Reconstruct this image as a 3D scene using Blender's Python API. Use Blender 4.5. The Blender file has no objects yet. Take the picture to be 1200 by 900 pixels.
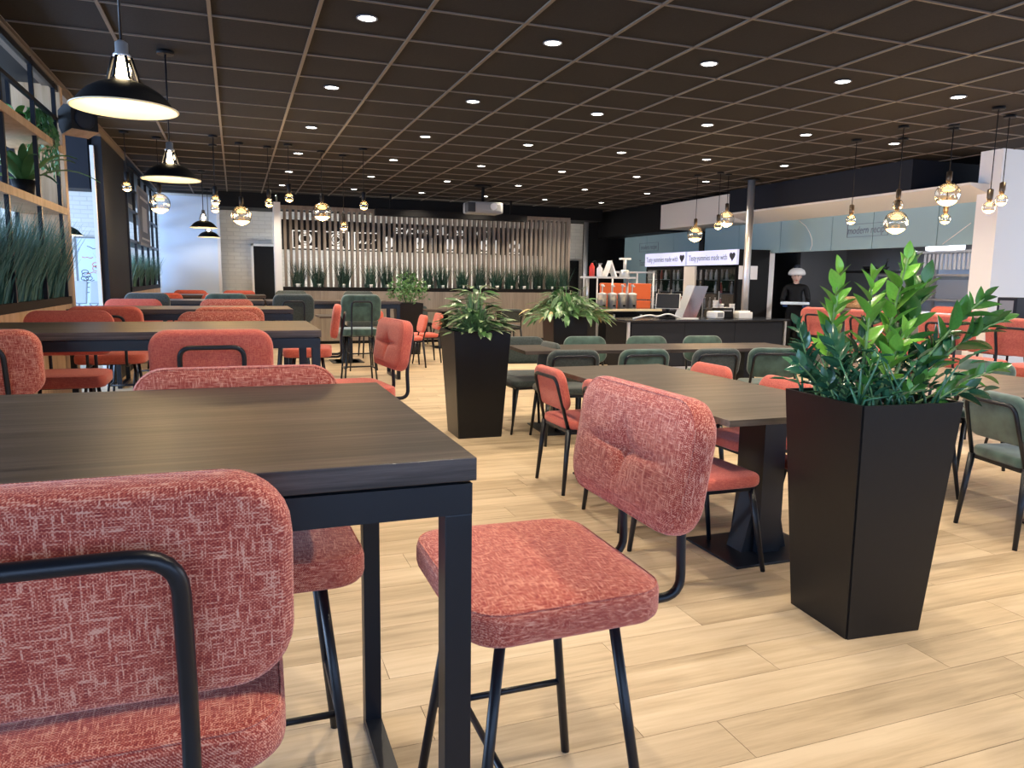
import bpy, bmesh, math, random
from mathutils import Vector, Matrix, noise
random.seed(7)
PI = math.pi
S = bpy.context.scene
COL = S.collection

# ------------------------------------------------------------------ camera
cam = bpy.data.cameras.new('camera')
cam.sensor_width = 36.0
cam.lens = 872.0 / 1200.0 * 36.0
cam.clip_start = 0.05
camo = bpy.data.objects.new('camera', cam)
COL.objects.link(camo)
_y, _p, _r = math.radians(20.3), math.radians(7.95), math.radians(0.80)
fwd = Vector((math.sin(_y) * math.cos(_p), math.cos(_y) * math.cos(_p), -math.sin(_p)))
rgt = Vector((math.cos(_y), -math.sin(_y), 0))
up = rgt.cross(fwd)
r2 = math.cos(_r) * rgt + math.sin(_r) * up
u2 = -math.sin(_r) * rgt + math.cos(_r) * up
m = Matrix((r2, u2, -fwd)).transposed().to_4x4()
m.translation = (0, 0, 1.35)
camo.matrix_world = m
S.camera = camo


def in_view(x, y, z, mx=60):
    d = Vector((x, y, z - 1.35))
    w = d.dot(fwd)
    if w < 0.2: return False
    px = 600 + 872 * d.dot(r2) / w
    py = 450 - 872 * d.dot(u2) / w
    return -mx < px < 1200 + mx and -mx < py < 900 + mx


# ------------------------------------------------------------------ light
S.view_settings.view_transform = 'Standard'
S.view_settings.look = 'None'
S.view_settings.gamma = 1.0
S.view_settings.exposure = 0.25
world = bpy.data.worlds.new('sky')
S.world = world
world.use_nodes = True
wn = world.node_tree.nodes
wn['Background'].inputs[0].default_value = (0.55, 0.72, 1.0, 1)
wn['Background'].inputs[1].default_value = 1.2


def area_light(name, loc, rot, sx, sy, power, col):
    l = bpy.data.lights.new(name, 'AREA')
    l.shape = 'RECTANGLE'; l.size = sx; l.size_y = sy; l.energy = power; l.color = col
    o = bpy.data.objects.new(name, l)
    o.location = loc; o.rotation_euler = rot
    COL.objects.link(o)
    return o


# daylight through the big windows behind the camera and along the annex wall
area_light('daylight_near', (2.5, -3.75, 1.75), (math.radians(90), 0, 0), 12.0, 2.3, 180, (0.42, 0.60, 1.0))
area_light('daylight_side', (-6.3, 8.0, 1.7), (math.radians(90), 0, math.radians(-90)), 15.5, 2.3, 1700, (0.46, 0.66, 1.0))
area_light('daylight_right', (12.7, 2.5, 1.7), (math.radians(90), 0, math.radians(90)), 7.0, 2.3, 200, (0.85, 0.90, 1.0))
SPOT_W = 108.0
BULB_W = 7.0
DOME_W = 6.5


# ------------------------------------------------------------------ materials
def new_mat(name):
    mt = bpy.data.materials.new(name)
    mt.use_nodes = True
    nt = mt.node_tree
    return mt, nt, nt.nodes, nt.links, nt.nodes['Principled BSDF']


def plain(name, col, rough=0.5, metal=0.0, var=0.0, scale=8.0, bump=0.0, spec=0.5, sheen=0.0):
    mt, nt, N, L, b = new_mat(name)
    b.inputs['Base Color'].default_value = (*col, 1)
    b.inputs['Roughness'].default_value = rough
    b.inputs['Metallic'].default_value = metal
    b.inputs['Specular IOR Level'].default_value = spec
    if sheen:
        b.inputs['Sheen Weight'].default_value = sheen
    if var or bump:
        tc = N.new('ShaderNodeTexCoord'); nz = N.new('ShaderNodeTexNoise')
        nz.inputs['Scale'].default_value = scale; nz.inputs['Detail'].default_value = 4
        L.new(tc.outputs['Object'], nz.inputs['Vector'])
        if var:
            rp = N.new('ShaderNodeValToRGB')
            rp.color_ramp.elements[0].position = 0.3; rp.color_ramp.elements[1].position = 0.7
            rp.color_ramp.elements[0].color = (*[c * (1 - var) for c in col], 1)
            rp.color_ramp.elements[1].color = (*[min(1, c * (1 + var)) for c in col], 1)
            L.new(nz.outputs['Fac'], rp.inputs['Fac']); L.new(rp.outputs['Color'], b.inputs['Base Color'])
        if bump:
            bp = N.new('ShaderNodeBump'); bp.inputs['Strength'].default_value = bump; bp.inputs['Distance'].default_value = 0.01
            L.new(nz.outputs['Fac'], bp.inputs['Height']); L.new(bp.outputs['Normal'], b.inputs['Normal'])
    return mt


def emit(name, col, strength):
    mt, nt, N, L, b = new_mat(name)
    b.inputs['Base Color'].default_value = (*col, 1)
    b.inputs['Emission Color'].default_value = (*col, 1)
    b.inputs['Emission Strength'].default_value = strength
    return mt


def tweed(name, dark, mid, light, scale=1.0, weave=0.07):
    mt, nt, N, L, b = new_mat(name)
    tc = N.new('ShaderNodeTexCoord')
    outs = []
    for sc in ((45, 430, 300), (430, 45, 300)):
        mp = N.new('ShaderNodeMapping'); mp.inputs['Scale'].default_value = [s * scale for s in sc]
        nz = N.new('ShaderNodeTexNoise'); nz.inputs['Scale'].default_value = 1.0; nz.inputs['Detail'].default_value = 2.0
        L.new(tc.outputs['Object'], mp.inputs['Vector']); L.new(mp.outputs['Vector'], nz.inputs['Vector'])
        outs.append(nz.outputs['Fac'])
    m0 = N.new('ShaderNodeMath'); m0.operation = 'MAXIMUM'
    L.new(outs[0], m0.inputs[0]); L.new(outs[1], m0.inputs[1])
    sp = N.new('ShaderNodeSeparateXYZ'); L.new(tc.outputs['Object'], sp.inputs[0])
    ss = []
    for k in (0, 1):
        a = N.new('ShaderNodeMath'); a.operation = 'MULTIPLY'; a.inputs[1].default_value = 2 * PI / 0.0052
        if k == 0:
            q = N.new('ShaderNodeMath'); q.operation = 'ADD'; L.new(sp.outputs[0], q.inputs[0]); L.new(sp.outputs[2], q.inputs[1]); L.new(q.outputs[0], a.inputs[0])
        else: L.new(sp.outputs[1], a.inputs[0])
        b_ = N.new('ShaderNodeMath'); b_.operation = 'SINE'; L.new(a.outputs[0], b_.inputs[0]); ss.append(b_)
    pr_ = N.new('ShaderNodeMath'); pr_.operation = 'MULTIPLY'; L.new(ss[0].outputs[0], pr_.inputs[0]); L.new(ss[1].outputs[0], pr_.inputs[1])
    mx = N.new('ShaderNodeMath'); mx.operation = 'MULTIPLY_ADD'; mx.inputs[1].default_value = weave
    L.new(pr_.outputs[0], mx.inputs[0]); L.new(m0.outputs[0], mx.inputs[2])
    rp = N.new('ShaderNodeValToRGB')
    e = rp.color_ramp.elements
    e[0].position = 0.42; e[0].color = (*dark, 1)
    e[1].position = 0.56; e[1].color = (*mid, 1)
    n = e.new(0.68); n.color = (*light, 1)
    L.new(mx.outputs[0], rp.inputs['Fac'])
    big = N.new('ShaderNodeTexNoise'); big.inputs['Scale'].default_value = 14
    L.new(tc.outputs['Object'], big.inputs['Vector'])
    mix = N.new('ShaderNodeMix'); mix.data_type = 'RGBA'; mix.blend_type = 'MULTIPLY'
    mix.inputs[0].default_value = 0.35
    L.new(rp.outputs['Color'], mix.inputs[6]); L.new(big.outputs['Color'], mix.inputs[7])
    L.new(rp.outputs['Color'], b.inputs['Base Color'])
    bp = N.new('ShaderNodeBump'); bp.inputs['Strength'].default_value = 0.5; bp.inputs['Distance'].default_value = 0.003
    L.new(mx.outputs[0], bp.inputs['Height']); L.new(bp.outputs['Normal'], b.inputs['Normal'])
    b.inputs['Roughness'].default_value = 0.9
    b.inputs['Specular IOR Level'].default_value = 0.15
    b.inputs['Sheen Weight'].default_value = 0.25
    return mt


def wood(name, c1, c2, c3, axis=0, fine=60, rough=0.5, rand=0.0, bump=0.08, stretch=0.06):
    mt, nt, N, L, b = new_mat(name)
    tc = N.new('ShaderNodeTexCoord')
    vec = tc.outputs['Object']
    oi = N.new('ShaderNodeObjectInfo'); ge = N.new('ShaderNodeNewGeometry')
    ad = N.new('ShaderNodeMath'); ad.operation = 'ADD'
    L.new(oi.outputs['Random'], ad.inputs[0]); L.new(ge.outputs['Random Per Island'], ad.inputs[1])
    ml = N.new('ShaderNodeMath'); ml.operation = 'MULTIPLY'; ml.inputs[1].default_value = 37.0
    L.new(ad.outputs[0], ml.inputs[0])
    va = N.new('ShaderNodeVectorMath'); va.operation = 'ADD'
    L.new(vec, va.inputs[0]); L.new(ml.outputs[0], va.inputs[1])
    vec = va.outputs[0]
    mp = N.new('ShaderNodeMapping'); s = [1, 1, 1]; s[axis] = stretch
    mp.inputs['Scale'].default_value = s
    L.new(vec, mp.inputs['Vector'])
    n1 = N.new('ShaderNodeTexNoise'); n1.inputs['Scale'].default_value = fine; n1.inputs['Detail'].default_value = 6
    n1.inputs['Roughness'].default_value = 0.65
    n2 = N.new('ShaderNodeTexNoise'); n2.inputs['Scale'].default_value = fine * 0.16; n2.inputs['Detail'].default_value = 4
    n2.inputs['Distortion'].default_value = 1.2
    L.new(mp.outputs['Vector'], n1.inputs['Vector']); L.new(mp.outputs['Vector'], n2.inputs['Vector'])
    av = N.new('ShaderNodeMath'); av.operation = 'MULTIPLY_ADD'; av.inputs[1].default_value = 0.5
    h = N.new('ShaderNodeMath'); h.operation = 'MULTIPLY'; h.inputs[1].default_value = 0.5
    L.new(n2.outputs['Fac'], h.inputs[0]); L.new(n1.outputs['Fac'], av.inputs[0]); L.new(h.outputs[0], av.inputs[2])
    rp = N.new('ShaderNodeValToRGB'); e = rp.color_ramp.elements
    e[0].position = 0.36; e[0].color = (*c1, 1)
    e[1].position = 0.64; e[1].color = (*c3, 1)
    x = e.new(0.5); x.color = (*c2, 1)
    L.new(av.outputs[0], rp.inputs['Fac'])
    col = rp.outputs['Color']
    if rand:
        fr = N.new('ShaderNodeMath'); fr.operation = 'FRACT'
        m7 = N.new('ShaderNodeMath'); m7.operation = 'MULTIPLY'; m7.inputs[1].default_value = 7.31
        L.new(ad.outputs[0], m7.inputs[0]); L.new(m7.outputs[0], fr.inputs[0])
        mr = N.new('ShaderNodeMapRange'); mr.inputs[3].default_value = 1 - rand; mr.inputs[4].default_value = 1 + rand
        L.new(fr.outputs[0], mr.inputs[0])
        hs = N.new('ShaderNodeHueSaturation'); L.new(col, hs.inputs['Color']); L.new(mr.outputs[0], hs.inputs['Value'])
        col = hs.outputs['Color']
    L.new(col, b.inputs['Base Color'])
    bp = N.new('ShaderNodeBump'); bp.inputs['Strength'].default_value = bump; bp.inputs['Distance'].default_value = 0.004
    L.new(av.outputs[0], bp.inputs['Height']); L.new(bp.outputs['Normal'], b.inputs['Normal'])
    b.inputs['Roughness'].default_value = rough
    b.inputs['Specular IOR Level'].default_value = 0.4
    return mt


def brick_mat(name, c, mortar):
    mt, nt, N, L, b = new_mat(name)
    tc = N.new('ShaderNodeTexCoord')
    sp = N.new('ShaderNodeSeparateXYZ'); cb = N.new('ShaderNodeCombineXYZ')
    L.new(tc.outputs['Object'], sp.inputs[0])
    sm = N.new('ShaderNodeMath'); L.new(sp.outputs[0], sm.inputs[0]); L.new(sp.outputs[1], sm.inputs[1])
    L.new(sm.outputs[0], cb.inputs[0]); L.new(sp.outputs[2], cb.inputs[1])
    br = N.new('ShaderNodeTexBrick')
    br.inputs['Scale'].default_value = 1.0
    br.inputs['Brick Width'].default_value = 0.26; br.inputs['Row Height'].default_value = 0.085
    br.inputs['Mortar Size'].default_value = 0.008
    br.inputs['Color1'].default_value = (*c, 1); br.inputs['Color2'].default_value = (*[k * 0.9 for k in c], 1)
    br.inputs['Mortar'].default_value = (*mortar, 1)
    L.new(cb.outputs[0], br.inputs['Vector'])
    L.new(br.outputs['Color'], b.inputs['Base Color'])
    bp = N.new('ShaderNodeBump'); bp.inputs['Strength'].default_value = 0.7; bp.inputs['Distance'].default_value = 0.01; bp.invert = True
    L.new(br.outputs['Fac'], bp.inputs['Height']); L.new(bp.outputs['Normal'], b.inputs['Normal'])
    b.inputs['Roughness'].default_value = 0.8
    return mt


def thin_glass(name, tint, refl=0.12):
    mt, nt, N, L, b = new_mat(name)
    N.remove(b)
    out = N['Material Output']
    tr = N.new('ShaderNodeBsdfTransparent'); tr.inputs[0].default_value = (*tint, 1)
    gl = N.new('ShaderNodeBsdfGlossy'); gl.inputs['Roughness'].default_value = 0.02
    lw = N.new('ShaderNodeLayerWeight'); lw.inputs['Blend'].default_value = 0.35
    mr = N.new('ShaderNodeMapRange'); mr.inputs[3].default_value = refl * 0.4; mr.inputs[4].default_value = min(1, refl * 5)
    L.new(lw.outputs['Facing'], mr.inputs[0])
    mx = N.new('ShaderNodeMixShader')
    L.new(mr.outputs[0], mx.inputs[0]); L.new(tr.outputs[0], mx.inputs[1]); L.new(gl.outputs[0], mx.inputs[2])
    L.new(mx.outputs[0], out.inputs[0])
    return mt


def leaf_mat(name, base, tip, gloss=0.35, stripe=None):
    mt, nt, N, L, b = new_mat(name)
    tc = N.new('ShaderNodeTexCoord'); oi = N.new('ShaderNodeObjectInfo')
    sp = N.new('ShaderNodeSeparateXYZ'); L.new(tc.outputs['Object'], sp.inputs[0])
    nz = N.new('ShaderNodeTexNoise'); nz.inputs['Scale'].default_value = 14
    L.new(tc.outputs['Object'], nz.inputs['Vector'])
    mx = N.new('ShaderNodeMix'); mx.data_type = 'RGBA'
    mx.inputs[6].default_value = (*base, 1); mx.inputs[7].default_value = (*tip, 1)
    L.new(nz.outputs['Fac'], mx.inputs[0])
    col = mx.outputs[2]
    if stripe:
        ab = N.new('ShaderNodeMath'); ab.operation = 'ABSOLUTE'; L.new(sp.outputs[0], ab.inputs[0])
        ad = N.new('ShaderNodeMath'); ad.operation = 'MULTIPLY_ADD'; ad.inputs[1].default_value = 0.9; 
        n3 = N.new('ShaderNodeTexNoise'); n3.inputs['Scale'].default_value = 9
        L.new(tc.outputs['Object'], n3.inputs['Vector'])
        L.new(ab.outputs[0], ad.inputs[0])
        sc = N.new('ShaderNodeMath'); sc.operation = 'MULTIPLY'; sc.inputs[1].default_value = 0.45
        L.new(n3.outputs['Fac'], sc.inputs[0]); L.new(sc.outputs[0], ad.inputs[2])
        rp = N.new('ShaderNodeValToRGB'); rp.color_ramp.elements[0].position = 0.22; rp.color_ramp.elements[1].position = 0.36
        rp.color_ramp.elements[0].color = (*stripe, 1); rp.color_ramp.elements[1].color = (0, 0, 0, 1)
        L.new(ad.outputs[0], rp.inputs['Fac'])
        m2 = N.new('ShaderNodeMix'); m2.data_type = 'RGBA'; m2.blend_type = 'LIGHTEN'; m2.inputs[0].default_value = 1
        L.new(col, m2.inputs[6]); L.new(rp.outputs['Color'], m2.inputs[7]); col = m2.outputs[2]
    hs = N.new('ShaderNodeHueSaturation'); L.new(col, hs.inputs['Color'])
    mr = N.new('ShaderNodeMapRange'); mr.inputs[3].default_value = 0.65; mr.inputs[4].default_value = 1.35
    L.new(oi.outputs['Random'], mr.inputs[0]); L.new(mr.outputs[0], hs.inputs['Value'])
    L.new(hs.outputs['Color'], b.inputs['Base Color'])
    b.inputs['Roughness'].default_value = gloss
    b.inputs['Subsurface Weight'].default_value = 0.0
    return mt


M = {}
M['steel'] = plain('black_steel', (0.005, 0.007, 0.012), 0.36, 0.0, spec=0.42)
M['red'] = tweed('coral_tweed', (0.30, 0.040, 0.032), (0.56, 0.120, 0.075), (0.80, 0.40, 0.28), 1.0, 0.085)
M['redsmooth'] = tweed('coral_weave', (0.44, 0.075, 0.06), (0.57, 0.12, 0.085), (0.66, 0.19, 0.12), 1.3, 0.03)
M['green'] = plain('green_velvet', (0.055, 0.100, 0.082), 0.75, 0, 0.45, 9, 0.05, 0.2, 0.5)
M['greengrey'] = plain('grey_green_weave', (0.050, 0.064, 0.062), 0.85, 0, 0.25, 60, 0.1, 0.2, 0.3)
M['tabletop'] = wood('dark_laminate', (0.024, 0.017, 0.0135), (0.058, 0.043, 0.036), (0.125, 0.097, 0.082), 0, 95, 0.40, 0, 0.12, 0.04)
M['tabletop_y'] = wood('dark_laminate_lengthwise', (0.05, 0.041, 0.034), (0.092, 0.075, 0.062), (0.155, 0.128, 0.105), 0, 50, 0.4, 0, 0.1, 0.05)
M['floor'] = wood('oak_laminate', (0.345, 0.258, 0.158), (0.515, 0.395, 0.255), (0.625, 0.497, 0.340), 0, 26, 0.42, 0.06, 0.05, 0.07)
M['oak'] = wood('oak_panel', (0.42, 0.27, 0.15), (0.55, 0.37, 0.22), (0.62, 0.44, 0.28), 2, 40, 0.5, 0.05, 0.05, 0.06)
M['greywood'] = wood('greige_slat_wood', (0.20, 0.168, 0.14), (0.255, 0.218, 0.186), (0.31, 0.268, 0.23), 2, 40, 0.6, 0.06, 0.04, 0.05)
M['subfloor'] = plain('subfloor_brown', (0.16, 0.11, 0.07), 0.9)  # brown base that shows in the joints between planks
M['tile'] = plain('ceiling_tile_charcoal', (0.022, 0.019, 0.017), 0.9, 0, 0.15, 90, 0.05, 0.2)
M['tbar'] = plain('ceiling_bar_taupe', (0.135, 0.11, 0.09), 0.55, 0.0, spec=0.4)
M['void'] = plain('ceiling_void_black', (0.006, 0.006, 0.006), 0.95)
M['black'] = plain('matt_black', (0.005, 0.005, 0.006), 0.6, spec=0.22)
M['navy'] = plain('charcoal_navy_paint', (0.012, 0.015, 0.023), 0.6, spec=0.25)
M['planter'] = plain('black_powder_coat', (0.006, 0.006, 0.0065), 0.34, 0, 0.1, 30, 0.02, 0.32)
M['soil'] = plain('potting_soil', (0.02, 0.014, 0.01), 0.95, 0, 0.5, 40, 0.6)
M['white'] = plain('white_paint', (0.78, 0.78, 0.78), 0.65)
M['warmwhite'] = plain('warm_white_paint', (0.74, 0.71, 0.66), 0.7)
M['brick'] = brick_mat('white_painted_brick', (0.74, 0.73, 0.68), (0.62, 0.61, 0.57))
M['screenwall'] = plain('daylight_tinted_white', (0.62, 0.74, 0.90), 0.6)  # white, with the wall panel's blue daylight put into the base colour
M['teal'] = plain('pale_blue_green_panel', (0.30, 0.45, 0.50), 0.5, spec=0.4)
M['chrome'] = plain('brushed_stainless', (0.66, 0.67, 0.69), 0.36, 0.75)
M['steelgrey'] = plain('stainless_equipment', (0.45, 0.47, 0.50), 0.35, 0.9)
M['grey'] = plain('grey_plastic', (0.22, 0.23, 0.25), 0.5)
M['ltgrey'] = plain('light_grey_plastic', (0.52, 0.54, 0.57), 0.5)
M['orange'] = plain('orange_crate_plastic', (0.70, 0.13, 0.03), 0.5)
M['redpaint'] = plain('red_paint', (0.55, 0.03, 0.025), 0.35)
M['paper'] = plain('white_paper', (0.8, 0.8, 0.82), 0.8)
M['ink'] = plain('dark_ink', (0.03, 0.035, 0.05), 0.7)
M['greyink'] = plain('grey_blue_ink', (0.16, 0.19, 0.25), 0.7)
M['whiteink'] = plain('white_lettering', (0.85, 0.85, 0.82), 0.6)
M['signglow'] = emit('cutout_wall_glow', (0.95, 0.93, 0.88), 0.75)  # emission stands in for the bright wall seen through the sign's cut-outs
M['mirror'] = plain('polished_steel', (0.70, 0.71, 0.73), 0.12, 1.0)
M['signdark'] = plain('sign_band_black', (0.018, 0.017, 0.017), 0.6)
M['glass'] = thin_glass('window_glass', (0.93, 0.96, 1.0), 0.1)
M['globe'] = thin_glass('globe_glass', (0.96, 0.93, 0.86), 0.16)
M['glow'] = emit('bulb_glow', (1.0, 0.62, 0.22), 26.0)
M['glowbig'] = emit('globe_glow', (1.0, 0.66, 0.28), 14.0)
M['ring'] = emit('filament_ring_glow', (1.0, 0.58, 0.16), 2.6)
M['bulbwhite'] = emit('lamp_bulb_glow', (1.0, 0.78, 0.45), 28.0)
M['spot'] = emit('downlight_glow', (1.0, 0.95, 0.86), 14.0)
M['header'] = emit('backlit_header', (0.62, 0.66, 0.90), 0.42)
M['screen'] = plain('dark_screen', (0.02, 0.022, 0.028), 0.15)
M['enamel'] = plain('cream_enamel', (0.85, 0.74, 0.50), 0.35)
M['brass'] = plain('bronze_socket', (0.10, 0.07, 0.045), 0.35, 0.7)
M['skin'] = plain('skin', (0.62, 0.40, 0.32), 0.55)
M['bread'] = plain('bread_crust', (0.50, 0.27, 0.12), 0.8, 0, 0.3, 30, 0.2)
M['blueglove'] = plain('blue_glove', (0.05, 0.14, 0.40), 0.5)
M['lounge'] = plain('pale_lounge_fabric', (0.50, 0.53, 0.56), 0.8)
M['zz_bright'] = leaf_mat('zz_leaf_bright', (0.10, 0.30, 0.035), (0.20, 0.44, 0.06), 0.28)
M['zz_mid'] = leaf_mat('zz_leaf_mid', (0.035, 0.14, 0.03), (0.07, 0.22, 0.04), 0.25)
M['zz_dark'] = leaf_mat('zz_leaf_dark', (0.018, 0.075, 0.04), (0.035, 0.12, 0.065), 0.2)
M['zz_stem'] = plain('zz_stem', (0.16, 0.30, 0.12), 0.5, 0, 0.3, 30)
M['dieff'] = leaf_mat('variegated_leaf', (0.035, 0.12, 0.05), (0.07, 0.19, 0.07), 0.35, (0.26, 0.36, 0.18))
M['dieff2'] = leaf_mat('lush_leaf', (0.03, 0.10, 0.035), (0.085, 0.19, 0.05), 0.35)
M['yellowleaf'] = leaf_mat('yellowing_leaf', (0.50, 0.36, 0.10), (0.60, 0.48, 0.22), 0.5)
M['grass'] = leaf_mat('grass_blade', (0.035, 0.10, 0.075), (0.09, 0.19, 0.14), 0.5)
M['grassdark'] = leaf_mat('dark_grass_blade', (0.012, 0.045, 0.03), (0.025, 0.075, 0.05), 0.5)
M['fern'] = leaf_mat('fern_leaf', (0.05, 0.17, 0.05), (0.13, 0.28, 0.08), 0.4)


# ------------------------------------------------------------------ mesh helpers
class MB:
    def __init__(s): s.bm = bmesh.new(); s.mats = []

    def _mi(s, mat):
        if mat is None: return 0
        if mat not in s.mats: s.mats.append(mat)
        return s.mats.index(mat)

    def box(s, lo, hi, mat=None, rot=None, bev=0.0):
        lo, hi = Vector(lo), Vector(hi)
        c = (lo + hi) / 2
        d = hi - lo
        g = bmesh.ops.create_cube(s.bm, size=1)
        vs = g['verts']
        for v in vs: v.co = Vector((v.co.x * d.x, v.co.y * d.y, v.co.z * d.z))
        if bev:
            es = list({e for v in vs for e in v.link_edges})
            r = bmesh.ops.bevel(s.bm, geom=es, offset=bev, segments=2, affect='EDGES', profile=0.6)
            vs = list({v for f in r['faces'] for v in f.verts} | {v for v in vs if v.is_valid})
        for v in vs:
            if rot is not None: v.co = rot @ v.co
            v.co += c
        mi = s._mi(mat)
        for f in {f for v in vs for f in v.link_faces}: f.material_index = mi
        return s

    def tube(s, pts, r, n=10, mat=None, closed=False, caps=True):
        pts = [Vector(p) for p in pts]
        k = len(pts)
        rad = r if isinstance(r, (list, tuple)) else [r] * k
        rings = []
        prev = None
        for i in range(k):
            a = pts[i - 1] if (i > 0 or closed) else pts[i]
            b = pts[(i + 1) % k] if (i < k - 1 or closed) else pts[i]
            t = (b - a).normalized()
            if prev is None:
                ref = Vector((0, 0, 1)) if abs(t.z) < 0.9 else Vector((1, 0, 0))
                u = t.cross(ref).normalized()
            else:
                u = (prev - t * prev.dot(t)).normalized()
            w = t.cross(u)
            prev = u
            rings.append([s.bm.verts.new(pts[i] + rad[i] * (math.cos(2 * PI * j / n) * u + math.sin(2 * PI * j / n) * w)) for j in range(n)])
        mi = s._mi(mat)
        for i in range(k if closed else k - 1):
            A, B = rings[i], rings[(i + 1) % k]
            for j in range(n):
                f = s.bm.faces.new((A[j], A[(j + 1) % n], B[(j + 1) % n], B[j])); f.smooth = True; f.material_index = mi
        if caps and not closed:
            s.bm.faces.new(rings[0][::-1]).material_index = mi
            s.bm.faces.new(rings[-1]).material_index = mi
        return s

    def lathe(s, prof, n=24, c=(0, 0, 0), mat=None, M4=None, caps=True):
        c = Vector(c)
        rings = []
        for (r, z) in prof:
            ring = []
            for j in range(n):
                a = 2 * PI * j / n
                p = Vector((r * math.cos(a), r * math.sin(a), z))
                if M4 is not None: p = M4 @ p
                ring.append(s.bm.verts.new(p + c))
            rings.append(ring)
        mi = s._mi(mat)
        for A, B in zip(rings, rings[1:]):
            for j in range(n):
                f = s.bm.faces.new((A[j], A[(j + 1) % n], B[(j + 1) % n], B[j])); f.smooth = True; f.material_index = mi
        for ring, (r, z), flip in ((rings[0], prof[0], True), (rings[-1], prof[-1], False)):
            if caps and r > 1e-4:
                f = s.bm.faces.new(ring[::-1] if flip else ring); f.material_index = mi
        return s

    def poly(s, pts, mat=None):
        f = s.bm.faces.new([s.bm.verts.new(Vector(p)) for p in pts]); f.material_index = s._mi(mat)
        return s

    def prism(s, pts, axis, a, b, mat=None):
        """extrude a 2-D outline along an axis (0 x, 1 y, 2 z)"""
        def V(p, t):
            q = list(p); q.insert(axis, t); return s.bm.verts.new(Vector(q))
        A = [V(p, a) for p in pts]; B = [V(p, b) for p in pts]
        mi = s._mi(mat)
        n = len(pts)
        fs = [s.bm.faces.new(A), s.bm.faces.new(B[::-1])]
        for i in range(n): fs.append(s.bm.faces.new((A[i], B[i], B[(i + 1) % n], A[(i + 1) % n])))
        for f in fs: f.material_index = mi
        return s

    def pad(s, w, d, t, rc, edge=0.02, crown=0.012, tuft=0.0, taper=0.0, n=48, M4=None):
        """upholstered cushion: rounded-rectangle outline in xy, thickness t in z"""
        ks = 15 if tuft else 4
        def outline(off):
            pts = []
            hw, hd, r = w / 2 - off, d / 2 - off, max(0.012, rc - off)
            cs = [(sx * (hw - r), sy * (hd - r), a0) for sx, sy, a0 in ((1, 1, 0), (-1, 1, PI / 2), (-1, -1, PI), (1, -1, 3 * PI / 2))]
            for q, (cx, cy, a0) in enumerate(cs):
                for i in range(8):
                    a = a0 + (PI / 2) * i / 7
                    pts.append((cx + r * math.cos(a), cy + r * math.sin(a)))
                nx, ny, na = cs[(q + 1) % 4]
                x0, y0 = pts[-1]
                x1, y1 = nx + r * math.cos(na), ny + r * math.sin(na)
                for i in range(1, ks): pts.append((x0 + (x1 - x0) * i / ks, y0 + (y1 - y0) * i / ks))
            return [(x * (1 + taper * y / d), y) for x, y in pts]
        prof = []
        for sg, angs in ((-1, (-90, -60, -30, 0)), (1, (0, 30, 60, 90))):
            for a in angs:
                a = math.radians(a)
                prof.append((edge * (1 - math.cos(a)), sg * (t / 2 - edge) + edge * math.sin(a)))
        rings = []

        def top(x, y, z):
            u = max(0.0, 1 - (2 * x / w) ** 2) * max(0.0, 1 - (2 * y / d) ** 2)
            z += crown * u ** 0.6
            if tuft:
                dd = math.hypot(x, y)
                z -= 0.62 * tuft * math.exp(-(dd / 0.05) ** 2) + 0.3 * tuft * math.exp(-(dd / 0.016) ** 2)
                z -= 0.50 * tuft * math.exp(-(y / 0.013) ** 2) * math.exp(-(x / (w * 0.26)) ** 2)
                z -= 0.42 * tuft * math.exp(-(x / 0.012) ** 2) * math.exp(-((y + d * .12) / (d * 0.26)) ** 2)
            return z
        def add(pts, zf):
            ring = []
            for (x, y) in pts:
                p = Vector((x, y, zf(x, y)))
                if M4 is not None: p = M4 @ p
                ring.append(s.bm.verts.new(p))
            rings.append(ring)
        o = outline(edge)
        for f in (0.5,): add([(x * f, y * f) for x, y in o], lambda x, y: -t / 2)
        for off, z in prof: add(outline(off), lambda x, y, z=z: z)
        fr = [0.93, 0.85, 0.76, 0.66, 0.56, 0.46, 0.36, 0.27, 0.19, 0.12, 0.06] if tuft else [0.9, 0.7, 0.45, 0.2]
        for f in fr: add([(x * f, y * f) for x, y in o], lambda x, y: top(x, y, t / 2))
        k = len(rings[0])
        for A, B in zip(rings, rings[1:]):
            for j in range(k):
                f = s.bm.faces.new((A[j], A[(j + 1) % k], B[(j + 1) % k], B[j])); f.smooth = True
        s.bm.faces.new(rings[0][::-1]); f = s.bm.faces.new(rings[-1]); f.smooth = True
        return s

    def mesh(s, name, mat=None):
        me = bpy.data.meshes.new(name)
        bmesh.ops.recalc_face_normals(s.bm, faces=s.bm.faces)
        s.bm.to_mesh(me); s.bm.free()
        for mm in ([mat] if mat is not None and not s.mats else s.mats): me.materials.append(mm)
        return me

    def build(s, name, mat=None, parent=None):
        o = bpy.data.objects.new(name, s.mesh(name, mat))
        COL.objects.link(o)
        if parent is not None: o.parent = parent
        return o


def add_mesh(name, me, parent=None, loc=(0, 0, 0), rot=(0, 0, 0), scale=None):
    o = bpy.data.objects.new(name, me); COL.objects.link(o)
    o.location = loc; o.rotation_euler = rot
    if scale is not None: o.scale = scale
    if parent is not None: o.parent = parent
    return o


def tag(o, label=None, cat=None, group=None, kind=None):
    if label: o['label'] = label
    if cat: o['category'] = cat
    if group: o['group'] = group
    if kind: o['kind'] = kind
    return o


def thing(name, label, cat, loc=(0, 0, 0), rotz=0.0, group=None):
    o = bpy.data.objects.new(name, None); o.empty_display_size = 0.1
    COL.objects.link(o); o.location = loc; o.rotation_euler = (0, 0, rotz)
    return tag(o, label, cat, group)


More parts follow.
